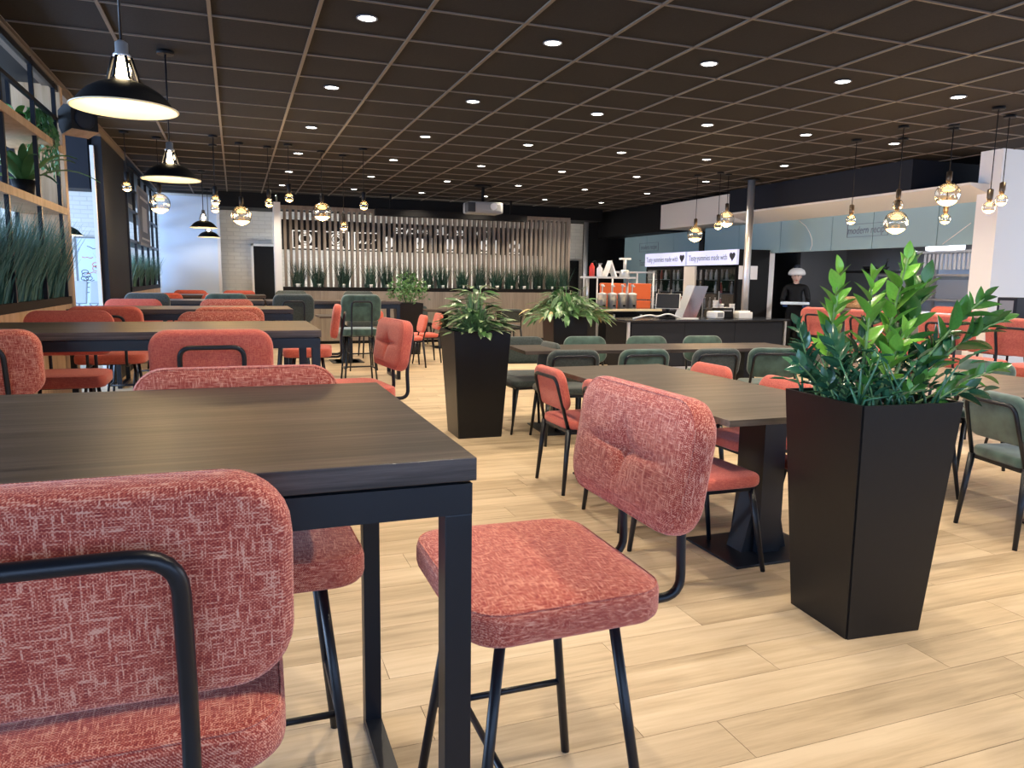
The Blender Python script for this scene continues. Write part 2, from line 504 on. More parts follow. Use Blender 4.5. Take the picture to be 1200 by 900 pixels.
KIDS = {}
def copy_tree(o, parent=None):
    c = o.copy(); COL.objects.link(c)
    if parent is not None: c.parent = parent
    for ch in list(o.children): copy_tree(ch, c)
    return c


def struct(o):
    o['kind'] = 'structure'
    return o


def arc(c, r, a0, a1, n, f):
    return [f(c, r, a0 + (a1 - a0) * i / n) for i in range(n + 1)]


def text(name, body, size, mat, parent, loc, rot, ext=0.002, align='CENTER', shear=0.0, sx=1.0):
    cu = bpy.data.curves.new(name, 'FONT')
    cu.body = body; cu.size = size; cu.extrude = ext; cu.align_x = align; cu.align_y = 'CENTER'; cu.shear = shear
    cu.resolution_u = 3
    cu.materials.append(mat)
    tmp = bpy.data.objects.new(name + '_curve', cu); COL.objects.link(tmp)
    bpy.context.view_layer.update()
    me = bpy.data.meshes.new_from_object(tmp.evaluated_get(bpy.context.evaluated_depsgraph_get()))
    bpy.data.objects.remove(tmp)
    o = bpy.data.objects.new(name, me); COL.objects.link(o)
    o.location = loc; o.rotation_euler = rot; o.scale = (sx, 1, 1)
    if parent is not None: o.parent = parent
    return o


CEIL = 3.04
FX = (math.radians(90), 0, math.radians(-90))      # text facing -x
FY = (math.radians(90), 0, 0)                      # text facing -y

# ================================================================== ROOM SHELL
# floor: oak laminate planks running along x
floor = struct(MB().box((-6.6, -4.2, -0.06), (13.2, 19.2, -0.012)).build('floor', M['subfloor']))
PL, PWD = 1.25, 0.19
planks = []
row = 0
yy = -4.1
rr = random.Random(3)
while yy < 19.0:
    off = rr.random() * PL
    x = -6.5 - off
    while x < 13.0:
        planks.append((x + PL / 2, yy + PWD / 2)); x += PL
    yy += PWD; row += 1
def pl_key(p):
    v = min(math.hypot(p[0] + dx, p[1]) for dx in (-0.5, 0, 0.5))
    seen = any(in_view(p[0] + dx, p[1], 0, 10) for dx in (-0.6, -0.3, 0, 0.3, 0.6))
    return (0 if seen else 1, v)
planks.sort(key=pl_key)
plank_me = MB().box((-PL / 2 + 0.001, -PWD / 2 + 0.0009, -0.012), (PL / 2 - 0.001, PWD / 2 - 0.0009, 0)).mesh('plank', M['floor'])
for (px, py) in planks[:300]:
    add_mesh('plank', plank_me, floor, (px, py, 0))
mb = MB()
for (px, py) in planks[300:]:
    mb.box((px - PL / 2 + 0.001, py - PWD / 2 + 0.0009, -0.012), (px + PL / 2 - 0.001, py + PWD / 2 - 0.0009, 0))
tag(mb.build('floor_planks_beyond', M['floor'], floor), kind='stuff')

# ceiling: charcoal tiles in a taupe grid
TX, TY = 0.657, 0.648
X0, Y0 = -0.10, 5.54
XL, XR = -1.42, 8.62
ceiling = struct(MB().box((-6.6, -4.2, CEIL + 0.03), (13.2, 19.2, CEIL + 0.1)).build('ceiling', M['void']))
tiles = []
ix0, ix1 = -2, 13
iy0, iy1 = -14, 18
for i in range(ix0, ix1 + 1):
    for j in range(iy0, iy1 + 1):
        tiles.append((X0 + (i + 0.5) * TX, Y0 + (j + 0.5) * TY))
def tl_key(p):
    return (0 if any(in_view(p[0] + a, p[1] + b, CEIL, 5) for a in (-.3, 0, .3) for b in (-.3, 0, .3)) else 1, math.hypot(p[0], p[1]))
tiles.sort(key=tl_key)
tile_me = MB().box((-TX / 2 + 0.008, -TY / 2 + 0.008, 0.006), (TX / 2 - 0.008, TY / 2 - 0.008, 0.024)).mesh('ceiling_tile', M['tile'])
for (px, py) in tiles[:300]:
    add_mesh('ceiling_tile', tile_me, ceiling, (px, py, CEIL))
mb = MB()
for (px, py) in tiles[300:]:
    mb.box((px - TX / 2 + 0.008, py - TY / 2 + 0.008, CEIL + 0.006), (px + TX / 2 - 0.008, py + TY / 2 - 0.008, CEIL + 0.024))
tag(mb.build('ceiling_tiles_beyond', M['tile'], ceiling), kind='stuff')
ylo, yhi = Y0 + iy0 * TY, Y0 + (iy1 + 1) * TY
xlo, xhi = X0 + ix0 * TX, X0 + (ix1 + 1) * TX
run_me = MB().box((-0.012, ylo, -0.004), (0.012, yhi, 0.010)).mesh('ceiling_runner', M['tbar'])
for i in range(ix0, ix1 + 2):
    add_mesh('ceiling_runner', run_me, ceiling, (X0 + i * TX, 0, CEIL))
crs_me = MB().box((xlo, -0.008, -0.0035), (xhi, 0.008, 0.010)).mesh('ceiling_cross_bar', M['tbar'])
for j in range(iy0, iy1 + 2):
    add_mesh('ceiling_cross_bar', crs_me, ceiling, (0, Y0 + j * TY, CEIL))
mb = MB().box((-6.5, -4.1, CEIL), (xlo - 0.012, 18.9, CEIL + 0.02)).box((xhi + 0.012, -4.1, CEIL), (13.1, 18.9, CEIL + 0.02)).box((xlo, yhi, CEIL), (xhi, 18.9, CEIL + 0.02))
mb.build('ceiling_border', M['black'], ceiling)
struct(MB().box((-1.52, -4.0, 2.965), (-1.425, 12.2, CEIL)).build('trim_1', M['tbar']))

# walls
wall_far = struct(MB().box((-6.5, 17.3, 0), (8.25, 17.5, CEIL)).build('wall_far', M['brick']))
struct(MB().box((8.25, 17.2, 0), (13.1, 17.5, CEIL)).build('wall_far_dark', M['black']))
struct(MB().box((0.86, 16.25, 2.765), (8.25, 17.3, CEIL)).build('trim_2', M['black']))
struct(MB().box((7.75, 17.22, 0), (8.12, 17.3, 1.85)).build('door_2', M['black']))
struct(MB().box((-1.42, 16.92, 0), (-0.33, 17.0, 2.96)).build('wall_panel', M['screenwall']))  # smooth white wall section, coloured blue for the daylight on it
struct(MB().box((-0.33, 16.90, 0), (-0.27, 17.02, 2.96)).build('trim_3', M['white']))
struct(MB().box((-0.27, 16.4, 2.74), (0.82, 17.3, CEIL)).build('trim_4', M['black']))
dr = struct(MB().box((0.38, 17.2, 0), (0.86, 17.3, 2.0)).build('door_1', M['black']))
MB().box((0.33, 17.18, 0), (0.38, 17.3, 2.05)).box((0.33, 17.18, 2.0), (0.9, 17.3, 2.05)).build('door_frame', M['warmwhite'], dr)
wr = struct(MB().box((13.0, -4.1, 0), (13.2, 17.5, 0.5)).box((13.0, -4.1, 2.95), (13.2, 17.5, CEIL)).box((13.0, 6.5, 0.5), (13.2, 17.5, 2.95)).box((13.0, -4.1, .5), (13.2, -1.2, 2.95)).build('wall_right', M['grey']))
wl = struct(MB().box((-6.6, -4.1, 0), (-6.4, 19, 0.45)).box((-6.6, -4.1, 2.9), (-6.4, 19, CEIL)).box((-6.6, 16, 0.45), (-6.4, 19, 2.9)).box((-6.6, -4.1, 0.45), (-6.4, 0.3, 2.9)).build('wall_left', M['white']))
wnr = struct(MB().box((-6.6, -4.2, 0), (13.2, -4.0, 0.45)).box((-6.6, -4.2, 2.95), (13.2, -4.0, CEIL)).box((-6.6, -4.2, .45), (-4.0, -4.0, 2.95)).box((9, -4.2, .45), (13.2, -4.0, 2.95)).build('wall_near', M['white']))
for n, (lo, hi, ax) in enumerate((((-4.0, -4.15, 0.45), (9, -4.05, 2.95), 0), ((-6.55, 0.3, 0.45), (-6.45, 16, 2.9), 1), ((13.05, -1.2, 0.5), (13.15, 6.5, 2.95), 1))):
    mb = MB()
    k = 6
    for i in range(k + 1):
        c = lo[ax] + (hi[ax] - lo[ax]) * i / k
        a, b = list(lo), list(hi); a[ax] = c - 0.03; b[ax] = c + 0.03
        mb.box(a, b)
    w = struct(mb.build('window_%d' % (n + 1), M['steel']))
    for i in range(k):
        a, b = list(lo), list(hi)
        a[ax] = lo[ax] + (hi[ax] - lo[ax]) * i / k + 0.03; b[ax] = lo[ax] + (hi[ax] - lo[ax]) * (i + 1) / k - 0.03
        o = 1 - ax
        mid = (lo[o] + hi[o]) / 2; a[o] = mid - 0.004; b[o] = mid + 0.004
        MB().box(a, b).build('pane', M['glass'], w)

# dark column and header at the end of the shelf divider
struct(MB().box((-1.54, 10.25, 0), (-1.44, 12.15, CEIL)).build('pillar_1', M['navy']))
struct(MB().box((-1.56, 10.20, 0), (-1.52, 10.25, 2.85)).build('trim_5', M['white']))
struct(MB().box((-6.3, 10.2, 2.35), (-1.58, 10.6, CEIL)).build('trim_6', M['navy']))
struct(MB().box((-6.3, 4.0, 2.62), (-2.6, 4.2, CEIL)).build('trim_7', M['navy']))

# ---- right side: bulkhead, sloped canopy, blue-green fascia, kitchen
struct(MB().box((8.62, 7.85, 2.63), (13.0, 11.85, CEIL)).build('soffit_1', M['navy']))
struct(MB().box((8.60, 11.85, 2.47), (13.0, 14.2, 2.98)).build('soffit_2', M['warmwhite']))
struct(MB().box((8.62, 14.2, 2.43), (13.0, 17.2, CEIL)).build('soffit_3', M['black']))
cn = struct(MB().prism([(8.6, 2.63), (8.6, 2.60), (9.25, 2.42), (13.0, 2.42), (13.0, 2.63)], 1, 6.95, 11.85).build('soffit_4', M['warmwhite']))
fa = struct(MB().box((9.16, 6.9, 1.91), (9.26, 13.33, 2.46)).box((9.16, 13.55, 0), (9.26, 16.75, 2.43)).build('fascia', M['steel']))
yj = [6.9, 7.82, 8.95, 9.79, 11.02, 12.2, 13.33]
for a, b in zip(yj, yj[1:]):
    MB().box((9.14, a + 0.006, 1.90), (9.165, b - 0.006, 2.46)).build('panel', M['teal'], fa)
for a, b in ((13.55, 14.5), (14.5, 15.65), (15.65, 16.75)):
    MB().box((9.14, a + 0.006, 0.1), (9.165, b - 0.006, 2.43)).build('panel', M['teal'], fa)
for cy, cz, ww, sz in ((9.06, 2.19, 0.80, 0.165), (15.57, 2.16, 0.86, 0.15)):
    mb = MB()
    hh = 0.1
    for (a, b, c, d) in ((-ww / 2, ww / 2, hh - .006, hh), (-ww / 2, ww / 2, -hh, -hh + .006), (-ww / 2, -ww / 2 + .008, -hh, hh), (ww / 2 - .008, ww / 2, -hh, hh)):
        mb.box((9.133, cy + a, cz + c), (9.139, cy + b, cz + d))
    mb.build('logo_frame', M['greyink'], fa)
    text('lettering', 'modern recipe', sz, M['greyink'], fa, (9.137, cy, cz), FX, 0.001, shear=0.12, sx=0.80)
text('lettering', 'Taste it...and', 0.2, M['greyink'], fa, (9.137, 15.6, 1.79), FX, 0.001, sx=.75)
for pts in ([(10.57, 2.43), (10.40, 2.33), (10.30, 2.22), (10.24, 2.11), (10.22, 2.0), (10.26, 1.92)], [(7.72, 1.92), (7.55, 2.03), (7.32, 2.18)]):
    MB().tube([(9.138, a, b) for a, b in pts], 0.006, 6).build('painted_line', M['whiteink'], fa)
struct(MB().box((9.12, 11.26, 0), (9.24, 11.42, 1.92)).build('trim_8', M['white']))
struct(MB().box((8.92, 6.80, 0), (10.4, 7.10, CEIL)).build('pillar_2', M['white']))
struct(MB().box((12.2, 7.1, 0), (12.3, 14, 2.42)).build('wall_kitchen', M['grey']))
struct(MB().box((11.0, 12.6, 0), (12.2, 12.7, 2.42)).build('wall_kitchen_end', M['grey']))

# ================================================================== SLAT SCREEN
SY = 15.64
scr = thing('slat_screen', 'tall greige slatted wooden screen with planter trough below it', 'partition', (0, SY, 0))
base = MB().box((0.9, -0.02, 0), (7.2, 0.30, 1.10)).build('trough_base', M['black'], scr)
k = 9
for i in range(k):
    a = 0.9 + 6.3 * i / k
    MB().box((a + 0.002, -0.035, 0.06), (a + 6.3 / k - 0.002, -0.02, 1.08)).build('panel', M['greywood'], base)
MB().box((0.9, -0.04, 1.09), (7.2, -0.02, 1.155)).box((0.9, 0.28, 1.09), (7.2, 0.30, 1.155)).box((.9, -.02, 1.10), (7.2, .28, 1.12)).build('trough_rim', M['black'], scr)
slat_me = MB().box((-0.027, 0.16, 1.12), (0.027, 0.27, 2.70)).mesh('slat', M['greywood'])
for i in range(57):
    add_mesh('slat', slat_me, scr, (0.96 + i * 0.1105, 0, 0))
MB().box((0.88, 0.14, 2.69), (7.2, 0.29, 2.765)).build('top_rail', M['greywood'], scr)
MB().box((7.15, 0.12, 0), (7.2, 0.29, 2.72)).build('end_board', M['greywood'], scr)
MB().box((0.74, -0.05, 0), (0.87, 0.30, 2.80)).build('end_post', M['white'], scr)
band = MB().box((0.9, 0.275, 1.90), (6.6, 0.29, 2.50)).build('sign_band', M['signdark'], scr)
# glowing icons and lettering on the band, standing in for cut-outs
def sq(mb, x, z, w, h, t=0.02):
    y0, y1 = 0.262, 0.275
    mb.box((x, y0, z), (x + w, y1, z + t)); mb.box((x, y0, z + h - t), (x + w, y1, z + h))
    mb.box((x, y0, z + t), (x + t, y1, z + h - t)); mb.box((x + w - t, y0, z + t), (x + w, y1, z + h - t))
def ring(mb, x, z, r, t=0.03, n=20):
    for i in range(n):
        a, b = 2 * PI * i / n, 2 * PI * (i + 1) / n
        q = [(x + rr_ * math.cos(c), z + rr_ * math.sin(c)) for rr_, c in ((r, a), (r, b), (r - t, b), (r - t, a))]
        mb.prism(q, 1, 0.262, 0.275)
for x0 in (1.10, 1.72, 2.34):
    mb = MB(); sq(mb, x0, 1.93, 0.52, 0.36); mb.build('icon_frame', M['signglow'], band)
for x0 in (1.10, 1.72):
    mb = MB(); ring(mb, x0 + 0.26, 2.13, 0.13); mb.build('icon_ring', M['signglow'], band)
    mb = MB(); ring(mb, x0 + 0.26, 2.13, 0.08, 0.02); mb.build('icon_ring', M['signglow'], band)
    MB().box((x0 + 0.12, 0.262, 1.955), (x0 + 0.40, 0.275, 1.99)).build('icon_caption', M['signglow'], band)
for i in range(3):
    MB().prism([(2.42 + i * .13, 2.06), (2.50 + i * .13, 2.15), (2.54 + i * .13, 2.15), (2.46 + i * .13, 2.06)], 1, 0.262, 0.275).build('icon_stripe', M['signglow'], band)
for x0 in (3.05, 3.72, 4.4, 5.2, 5.9):
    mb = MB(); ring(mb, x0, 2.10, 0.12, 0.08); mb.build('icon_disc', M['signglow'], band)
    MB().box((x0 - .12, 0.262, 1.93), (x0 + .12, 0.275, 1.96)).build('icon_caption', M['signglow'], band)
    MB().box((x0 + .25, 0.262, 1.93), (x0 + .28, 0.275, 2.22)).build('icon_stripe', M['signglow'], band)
MB().box((1.0, 0.42, 1.0), (7.1, 0.46, 1.02)).build('light_strip', M['spot'], scr)
_l = bpy.data.lights.new('trough_wash', 'AREA'); _l.shape = 'RECTANGLE'; _l.size = 6.1; _l.size_y = 0.05; _l.energy = 55; _l.color = (1, .95, .86)
_o = bpy.data.objects.new('trough_wash', _l); COL.objects.link(_o); _o.parent = scr; _o.location = (4.05, 0.5, 1.05); _o.rotation_euler = (math.radians(180 - 35), 0, 0)
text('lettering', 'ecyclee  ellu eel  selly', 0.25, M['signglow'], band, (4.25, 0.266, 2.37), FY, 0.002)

# grass tufts in the trough
def blades(n, rx, ry, h0, h1, w=0.009, lean=0.25, seed=1, curve=0.5):
    r = random.Random(seed)
    mb = MB(); bm = mb.bm
    for i in range(n):
        x, y = r.uniform(-rx, rx), r.uniform(-ry, ry)
        a = r.uniform(0, 2 * PI)
        l = r.uniform(0, lean) + 0.35 * abs(x) / max(rx, .01) * lean
        dx, dy = math.cos(a) * l + x / max(rx, .01) * lean * 0.5, math.sin(a) * l * 0.6
        h = r.uniform(h0, h1)
        b = r.uniform(0, PI)
        ux, uy = math.cos(b) * w / 2, math.sin(b) * w / 2
        prev = None
        for k in range(4):
            t = k / 3
            cx, cy, cz = x + dx * h * t ** (1 + curve), y + dy * h * t ** (1 + curve), h * (t - 0.12 * l * t * t)
            s = 1 - t * 0.92
            p = (bm.verts.new((cx - ux * s, cy - uy * s, cz)), bm.verts.new((cx + ux * s, cy + uy * s, cz)))
            if prev: bm.faces.new((prev[0], prev[1], p[1], p[0]))
            prev = p
    return mb
tuft_me = [blades(150, 0.10, 0.07, 0.30, 0.62, 0.016, 0.32, s).mesh('grass_blades', M['grassdark']) for s in (1, 2, 3)]
pot_me = MB().lathe([(0.05, 0.0), (0.07, 0.10), (0.065, 0.10), (0.05, 0.05)], 12).mesh('pot', M['white'])
xs = [1.18, 1.58, 2.08, 2.62, 2.98, 3.42, 3.86, 4.18, 4.62, 5.02, 5.42, 5.74, 6.05, 6.4, 6.72, 7.02]
for i, x in enumerate(xs):
    t = thing('grass_tuft', 'dark green grass tuft in the trough before the slatted screen', 'plant', (x, SY + 0.08, 1.121), 0, 'grass tufts along the slatted screen')
    g = tag(add_mesh('grass_blades', tuft_me[i % 3], t, (0, 0, 0.03), (0, 0, i * 1.3 % 0.5), (1, 1, random.uniform(0.85, 1.1))), kind='stuff')
    add_mesh('pot', pot_me, t)

# projector screen housing and projector
t = thing('screen_housing', 'long black projection screen housing hung above the slatted screen', 'screen housing', (4.3, 15.36, 0))
MB().box((-1.62, -.08, 2.60), (1.65, .08, 2.74), bev=0.01).build('case', M['black'], t)
for x in (-1.3, 1.3): MB().box((x - .02, -.02, 2.74), (x + .02, .02, CEIL - .004)).build('hanger', M['black'], t)
pj = thing('projector', 'grey ceiling projector hanging on a short black mount', 'projector', (4.27, 13.2, 0))
MB().tube([(0, 0, CEIL - 0.005), (0, 0, 2.74)], 0.03, 12).lathe([(0.16, CEIL - 0.03), (0.16, CEIL - 0.001)], 20).build('mount', M['black'], pj)
MB().box((-0.33, -0.2, 2.53), (0.33, 0.2, 2.74), bev=0.05).build('body', M['grey'], pj)
MB().lathe([(0.05, 0), (0.06, 0.02), (0.06, 0.05)], 20, (0.12, -0.22, 2.65), None, Matrix.Rotation(PI / 2, 4, 'X')).build('lens', M['chrome'], pj)
MB().box((-0.345, -0.205, 2.55), (-0.2, 0.0, 2.72), bev=0.01).build('side_panel', M['navy'], pj)

# ================================================================== LIGHTS IN THE ROOM
# recessed downlights on a regular grid
dl_ring = MB().lathe([(0.070, 0), (0.070, -0.004), (0.059, -0.006), (0.057, 0.0)], 24).mesh('trim_ring', M['grey'])
dl_lens = MB().lathe([(0.057, -0.001), (0.0001, -0.0015)], 20).mesh('lens', M['spot'])
spot_l = bpy.data.lights.new('downlight_beam', 'SPOT')
spot_l.energy = SPOT_W; spot_l.color = (1.0, 0.84, 0.63); spot_l.spot_size = math.radians(125); spot_l.spot_blend = 0.6; spot_l.shadow_soft_size = 0.045
for i in range(-1, 7):
    for j in range(-2, 7):
        x, y = 0.87 + 1.325 * i, 5.19 + 1.93 * j
        if i == -1 or (x > 8.4): continue
        if not in_view(x, y, CEIL, 30) and y > 6: continue
        t = thing('downlight', 'small round white recessed downlight in the charcoal tiled ceiling', 'downlight', (x, y, CEIL), 0, 'recessed downlights in the ceiling grid')
        add_mesh('trim_ring', dl_ring, t); add_mesh('lens', dl_lens, t)
        lo = bpy.data.objects.new('downlight_beam', spot_l); COL.objects.link(lo); lo.parent = t; lo.location = (0, 0, -0.012)

# glass globe pendants
glob_l = bpy.data.lights.new('globe_light', 'POINT'); glob_l.energy = BULB_W; glob_l.color = (1.0, 0.62, 0.28); glob_l.shadow_soft_size = 0.05
def globe(label, x, y, z, big, group, sock='black'):
    R = 0.125 if big else 0.058
    t = thing('globe_pendant', label, 'pendant lamp', (x, y, 0), 0, group)
    MB().lathe([(0.055, CEIL - 0.022), (0.055, CEIL - 0.001)], 20).build('canopy', M['black'], t)
    top = z + R + 0.11
    MB().tube([(0, 0, CEIL - 0.02), (0, 0, top)], 0.0045, 6).build('cord', M['black'], t)
    MB().lathe([(0.006, top + 0.012), (0.028, top), (0.028, top - 0.085), (0.02, top - 0.11)], 16).build('socket', M['brass'] if sock == 'brass' else M['black'], t)
    prof = [(R * math.cos(a), z + R * math.sin(a)) for a in [PI / 2 - 0.3 - (PI - 0.3) * i / 16 for i in range(16)]] + [(0.0005, z - R)]
    g = MB().lathe(prof, 24).build('bulb', M['globe'], t)
    # frosted glowing bowl at the bottom, gold ring light at the top
    rb = R * 0.965
    pr = [(rb * math.cos(a), z + rb * math.sin(a)) for a in [-0.62 - (PI / 2 - 0.62) * i / 6 for i in range(6)]] + [(0.0005, z - rb)]
    MB().lathe(pr, 20).build('glowing_bowl', M['glowbig'] if big else M['glow'], g)
    rt = R * 0.36
    MB().tube([(rt * math.cos(2 * PI * i / 20), rt * math.sin(2 * PI * i / 20), z + R * 0.42) for i in range(20)], R * 0.09, 8, None, True).build('light_ring', M['ring'], g)
    lo = bpy.data.objects.new('globe_light', glob_l); COL.objects.link(lo); lo.parent = t; lo.location = (0, 0, z - R - 0.04)
    return t
G1, G2 = 'globe pendants over the bar tables', 'globe pendants over the high tables by the white pillar'
GL = [
 ('small globe pendant hanging by the dark navy column', -1.19, 10.24, 2.40, 0, G1),
 ('large clear globe pendant just past the second black dome lamp', -0.86, 10.49, 2.24, 1, G1),
 ('small globe pendant, higher of two hanging close by the bluish daylit panel', -0.20, 10.08, 2.27, 0, G1),
 ('small globe pendant, lower of two hanging close by the bluish daylit panel', -0.22, 10.74, 2.23, 0, G1),
 ('large clear globe pendant hanging before the white brick wall', 0.10, 10.47, 2.13, 1, G1),
 ('small globe pendant hanging before the white end post of the slatted screen', 0.45, 10.58, 2.32, 0, G1),
 ('small globe pendant highest up, above the slatted screen edge', 0.69, 10.30, 2.37, 0, G1),
 ('large clear globe pendant hanging before the slatted screen', 1.14, 10.65, 2.24, 1, G1),
 ('small globe pendant hanging lowest before the slatted screen', 1.46, 10.88, 2.07, 0, G1),
 ('small globe pendant farthest along its row before the slatted screen', 1.64, 10.23, 2.31, 0, G1),
 ('large clear globe pendant hanging above the fridge headers', 6.93, 10.38, 2.12, 1, G2),
 ('small globe pendant half hidden by a large globe near the steel pole', 7.08, 9.99, 2.23, 0, G2),
 ('large clear globe pendant nearest the steel pole', 7.30, 10.09, 2.35, 1, G2),
 ('small globe pendant beside the recipe lettering on the fascia', 6.91, 7.11, 2.12, 0, G2),
 ('small globe pendant just above a large globe over the recipe lettering', 7.32, 6.83, 2.29, 0, G2),
 ('large clear globe pendant covering the end of the recipe lettering', 6.78, 6.33, 2.03, 1, G2),
 ('largest clear globe pendant hanging by the white pillar', 7.17, 6.05, 2.32, 1, G2),
 ('small globe pendant right below the largest globe', 7.32, 6.18, 2.08, 0, G2),
 ('small globe pendant lower of two before the white pillar', 6.87, 5.33, 2.11, 0, G2),
 ('small globe pendant higher of two before the white pillar', 7.29, 5.53, 2.22, 0, G2),
]
for a in GL: globe(*a[:1], a[1], a[2], a[3], a[4], a[5], 'brass' if a[1] > 5 else 'black')

# black enamel dome lamps
dome_l = bpy.data.lights.new('dome_light', 'POINT'); dome_l.energy = DOME_W; dome_l.color = (1.0, 0.76, 0.45); dome_l.shadow_soft_size = 0.05
def dome(label, x, y, z, R=0.215):
    t = thing('dome_pendant', label, 'pendant lamp', (x, y, 0), 0, 'black dome lamps over the bar tables')
    MB().lathe([(0.06, CEIL - 0.025), (0.06, CEIL - 0.001)], 24).build('canopy', M['black'], t)
    MB().tube([(0, 0, CEIL - 0.02), (0, 0, z + 0.275)], 0.006, 8).build('rod', M['steel'], t)
    pr = [(0.055, 0.115), (0.075, 0.108), (0.11, 0.095), (0.15, 0.07), (0.175, 0.045), (0.19, 0.025), (R, 0.0)]
    s_ = MB().lathe([(r * R / 0.215, z + h) for r, h in pr], 40, caps=False)
    s_.bm.faces.ensure_lookup_table()
    sh = s_.build('shade', M['black'], t)
    MB().lathe([((r - 0.003) * R / 0.215, z + h - 0.003) for r, h in pr], 40, caps=False).build('enamel_lining', M['enamel'], sh)
    MB().tube([(R * math.cos(2 * PI * i / 40), R * math.sin(2 * PI * i / 40), z) for i in range(40)], 0.004, 6, None, True).build('rim', M['enamel'], sh)
    mb = MB().lathe([(0.012, z + 0.285), (0.026, z + 0.275), (0.026, z + 0.235), (0.036, z + 0.225), (0.036, z + 0.215), (0.02, z + 0.21)], 20)
    mb.build('socket', M['chrome'], t)
    cg = MB()
    for i in range(6):
        a = 2 * PI * i / 6
        cg.tube([(0.036 * math.cos(a), 0.036 * math.sin(a), z + 0.215), (0.062 * math.cos(a), 0.062 * math.sin(a), z + 0.118)], 0.007, 6)
    cg.build('cage', M['black'], t)
    MB().lathe([(0.0005, z + 0.21), (0.022, z + 0.20), (0.034, z + 0.165), (0.030, z + 0.135), (0.0005, z + 0.10)], 20).build('bulb', M['bulbwhite'], t)
    lo = bpy.data.objects.new('dome_light', dome_l); COL.objects.link(lo); lo.parent = t; lo.location = (0, 0, z + 0.06)
dome('largest black dome lamp with lit cream inside, first over the bar tables', -0.43, 3.78, 2.07)
dome('second black dome lamp, behind the largest one over the bar tables', -0.445, 6.52, 2.09)
dome('small far black dome lamp before the bluish daylit panel, upper of two', -0.46, 13.4, 2.13)
dome('small far black dome lamp before the bluish daylit panel, lower of two', -0.47, 16.2, 2.11)
dome('black dome lamp seen through the gap beside the wooden post', -2.02, 10.95, 1.84)
dome('black dome lamp seen behind the tall grass in the shelf divider', -2.12, 7.7, 1.80)

# ================================================================== FURNITURE
def fold(pts, r=0.04, n=5):
    """round the corners of a polyline"""
    pts = [Vector(p) for p in pts]
    out = [pts[0]]
    for a, b, c in zip(pts, pts[1:], pts[2:]):
        u, v = (a - b), (c - b)
        q = min(r, u.length * 0.48, v.length * 0.48)
        p0, p1 = b + u.normalized() * q, b + v.normalized() * q
        for i in range(n + 1):
            t = i / n
            out.append((1 - t) ** 2 * p0 + 2 * t * (1 - t) * b + t * t * p1)
    out.append(pts[-1])
    return out

TILT = math.radians(9)
def back_matrix(y, z, tilt=TILT):
    # pad x -> x, pad y -> up (tilted back), pad z (front face) -> +y
    return Matrix.Translation((0, y, z)) @ Matrix.Rotation(tilt, 4, 'X') @ Matrix(((-1, 0, 0, 0), (0, 0, 1, 0), (0, 1, 0, 0), (0, 0, 0, 1)))

def piping(w, d, z, rc, taper=0.0):
    pts = []
    for (sx, sy, a0) in ((1, 1, 0), (-1, 1, PI / 2), (-1, -1, PI), (1, -1, 3 * PI / 2)):
        for i in range(7):
            a = a0 + (PI / 2) * i / 6
            y = sy * (d / 2 - rc) + rc * math.sin(a)
            pts.append(((sx * (w / 2 - rc) + rc * math.cos(a)) * (1 + taper * y / d), y, z))
    return MB().tube(pts, 0.0026, 6, None, True)
def stool_meshes(fab):
    d = {}
    d['seat'] = MB().pad(0.54, 0.46, 0.08, 0.085, 0.022, 0.012, 0, 0.05).mesh('stool_seat', fab)
    d['backrest'] = MB().pad(0.55, 0.31, 0.07, 0.085, 0.024, 0.012, 0.024).mesh('stool_backrest', fab)
    d['seat_piping'] = piping(0.526, 0.446, 0.0335, 0.078, 0.05).mesh('piping', fab)
    d['back_piping'] = piping(0.536, 0.296, 0.0278, 0.078).mesh('piping', fab)
    return d
ST_R, ST_RS, ST_G, ST_GG = (stool_meshes(M[k]) for k in ('red', 'redsmooth', 'green', 'greengrey'))
R_ = 0.0125
st_leg = []
for sx, sy in ((1, 1), (-1, 1), (1, -1), (-1, -1)):
    st_leg.append(MB().tube([(sx * 0.17, sy * 0.13, 0.625), (sx * 0.235, sy * 0.215, 0.0)], R_, 10).mesh('stool_leg', M['steel']))
def leg_at(sx, sy, z):
    t = 1 - z / 0.625
    return Vector((sx * (0.17 + 0.065 * t), sy * (0.13 + 0.085 * t), z))
mb = MB()
for s_ in (1, -1): mb.tube([leg_at(s_, 1, 0.235), leg_at(s_, -1, 0.235)], 0.009, 8)
mb.tube([(leg_at(1, 1, .235) * .78 + leg_at(1, -1, .235) * .22), (leg_at(-1, 1, .235) * .78 + leg_at(-1, -1, .235) * .22)], 0.009, 8)
st_rest = mb.mesh('stool_foot_rest', M['steel'])
b0 = -0.30
st_bf = MB().tube(fold([(-0.14, -0.12, 0.615), (-0.14, b0 - 0.03, 0.615), (-0.14, b0 - 0.022, 0.80), (-0.14, b0 - 0.066, 1.02), (0.14, b0 - 0.066, 1.02), (0.14, b0 - 0.022, 0.80), (0.14, b0 - 0.03, 0.615), (0.14, -0.12, 0.615)], 0.055, 6), R_ * 0.92, 10).mesh('stool_back_frame', M['steel'])
st_sf = MB().box((-0.18, -0.14, 0.608), (0.18, 0.14, 0.622)).mesh('stool_seat_frame', M['steel'])
def back_m4(): return back_matrix(-0.275, 0.945)

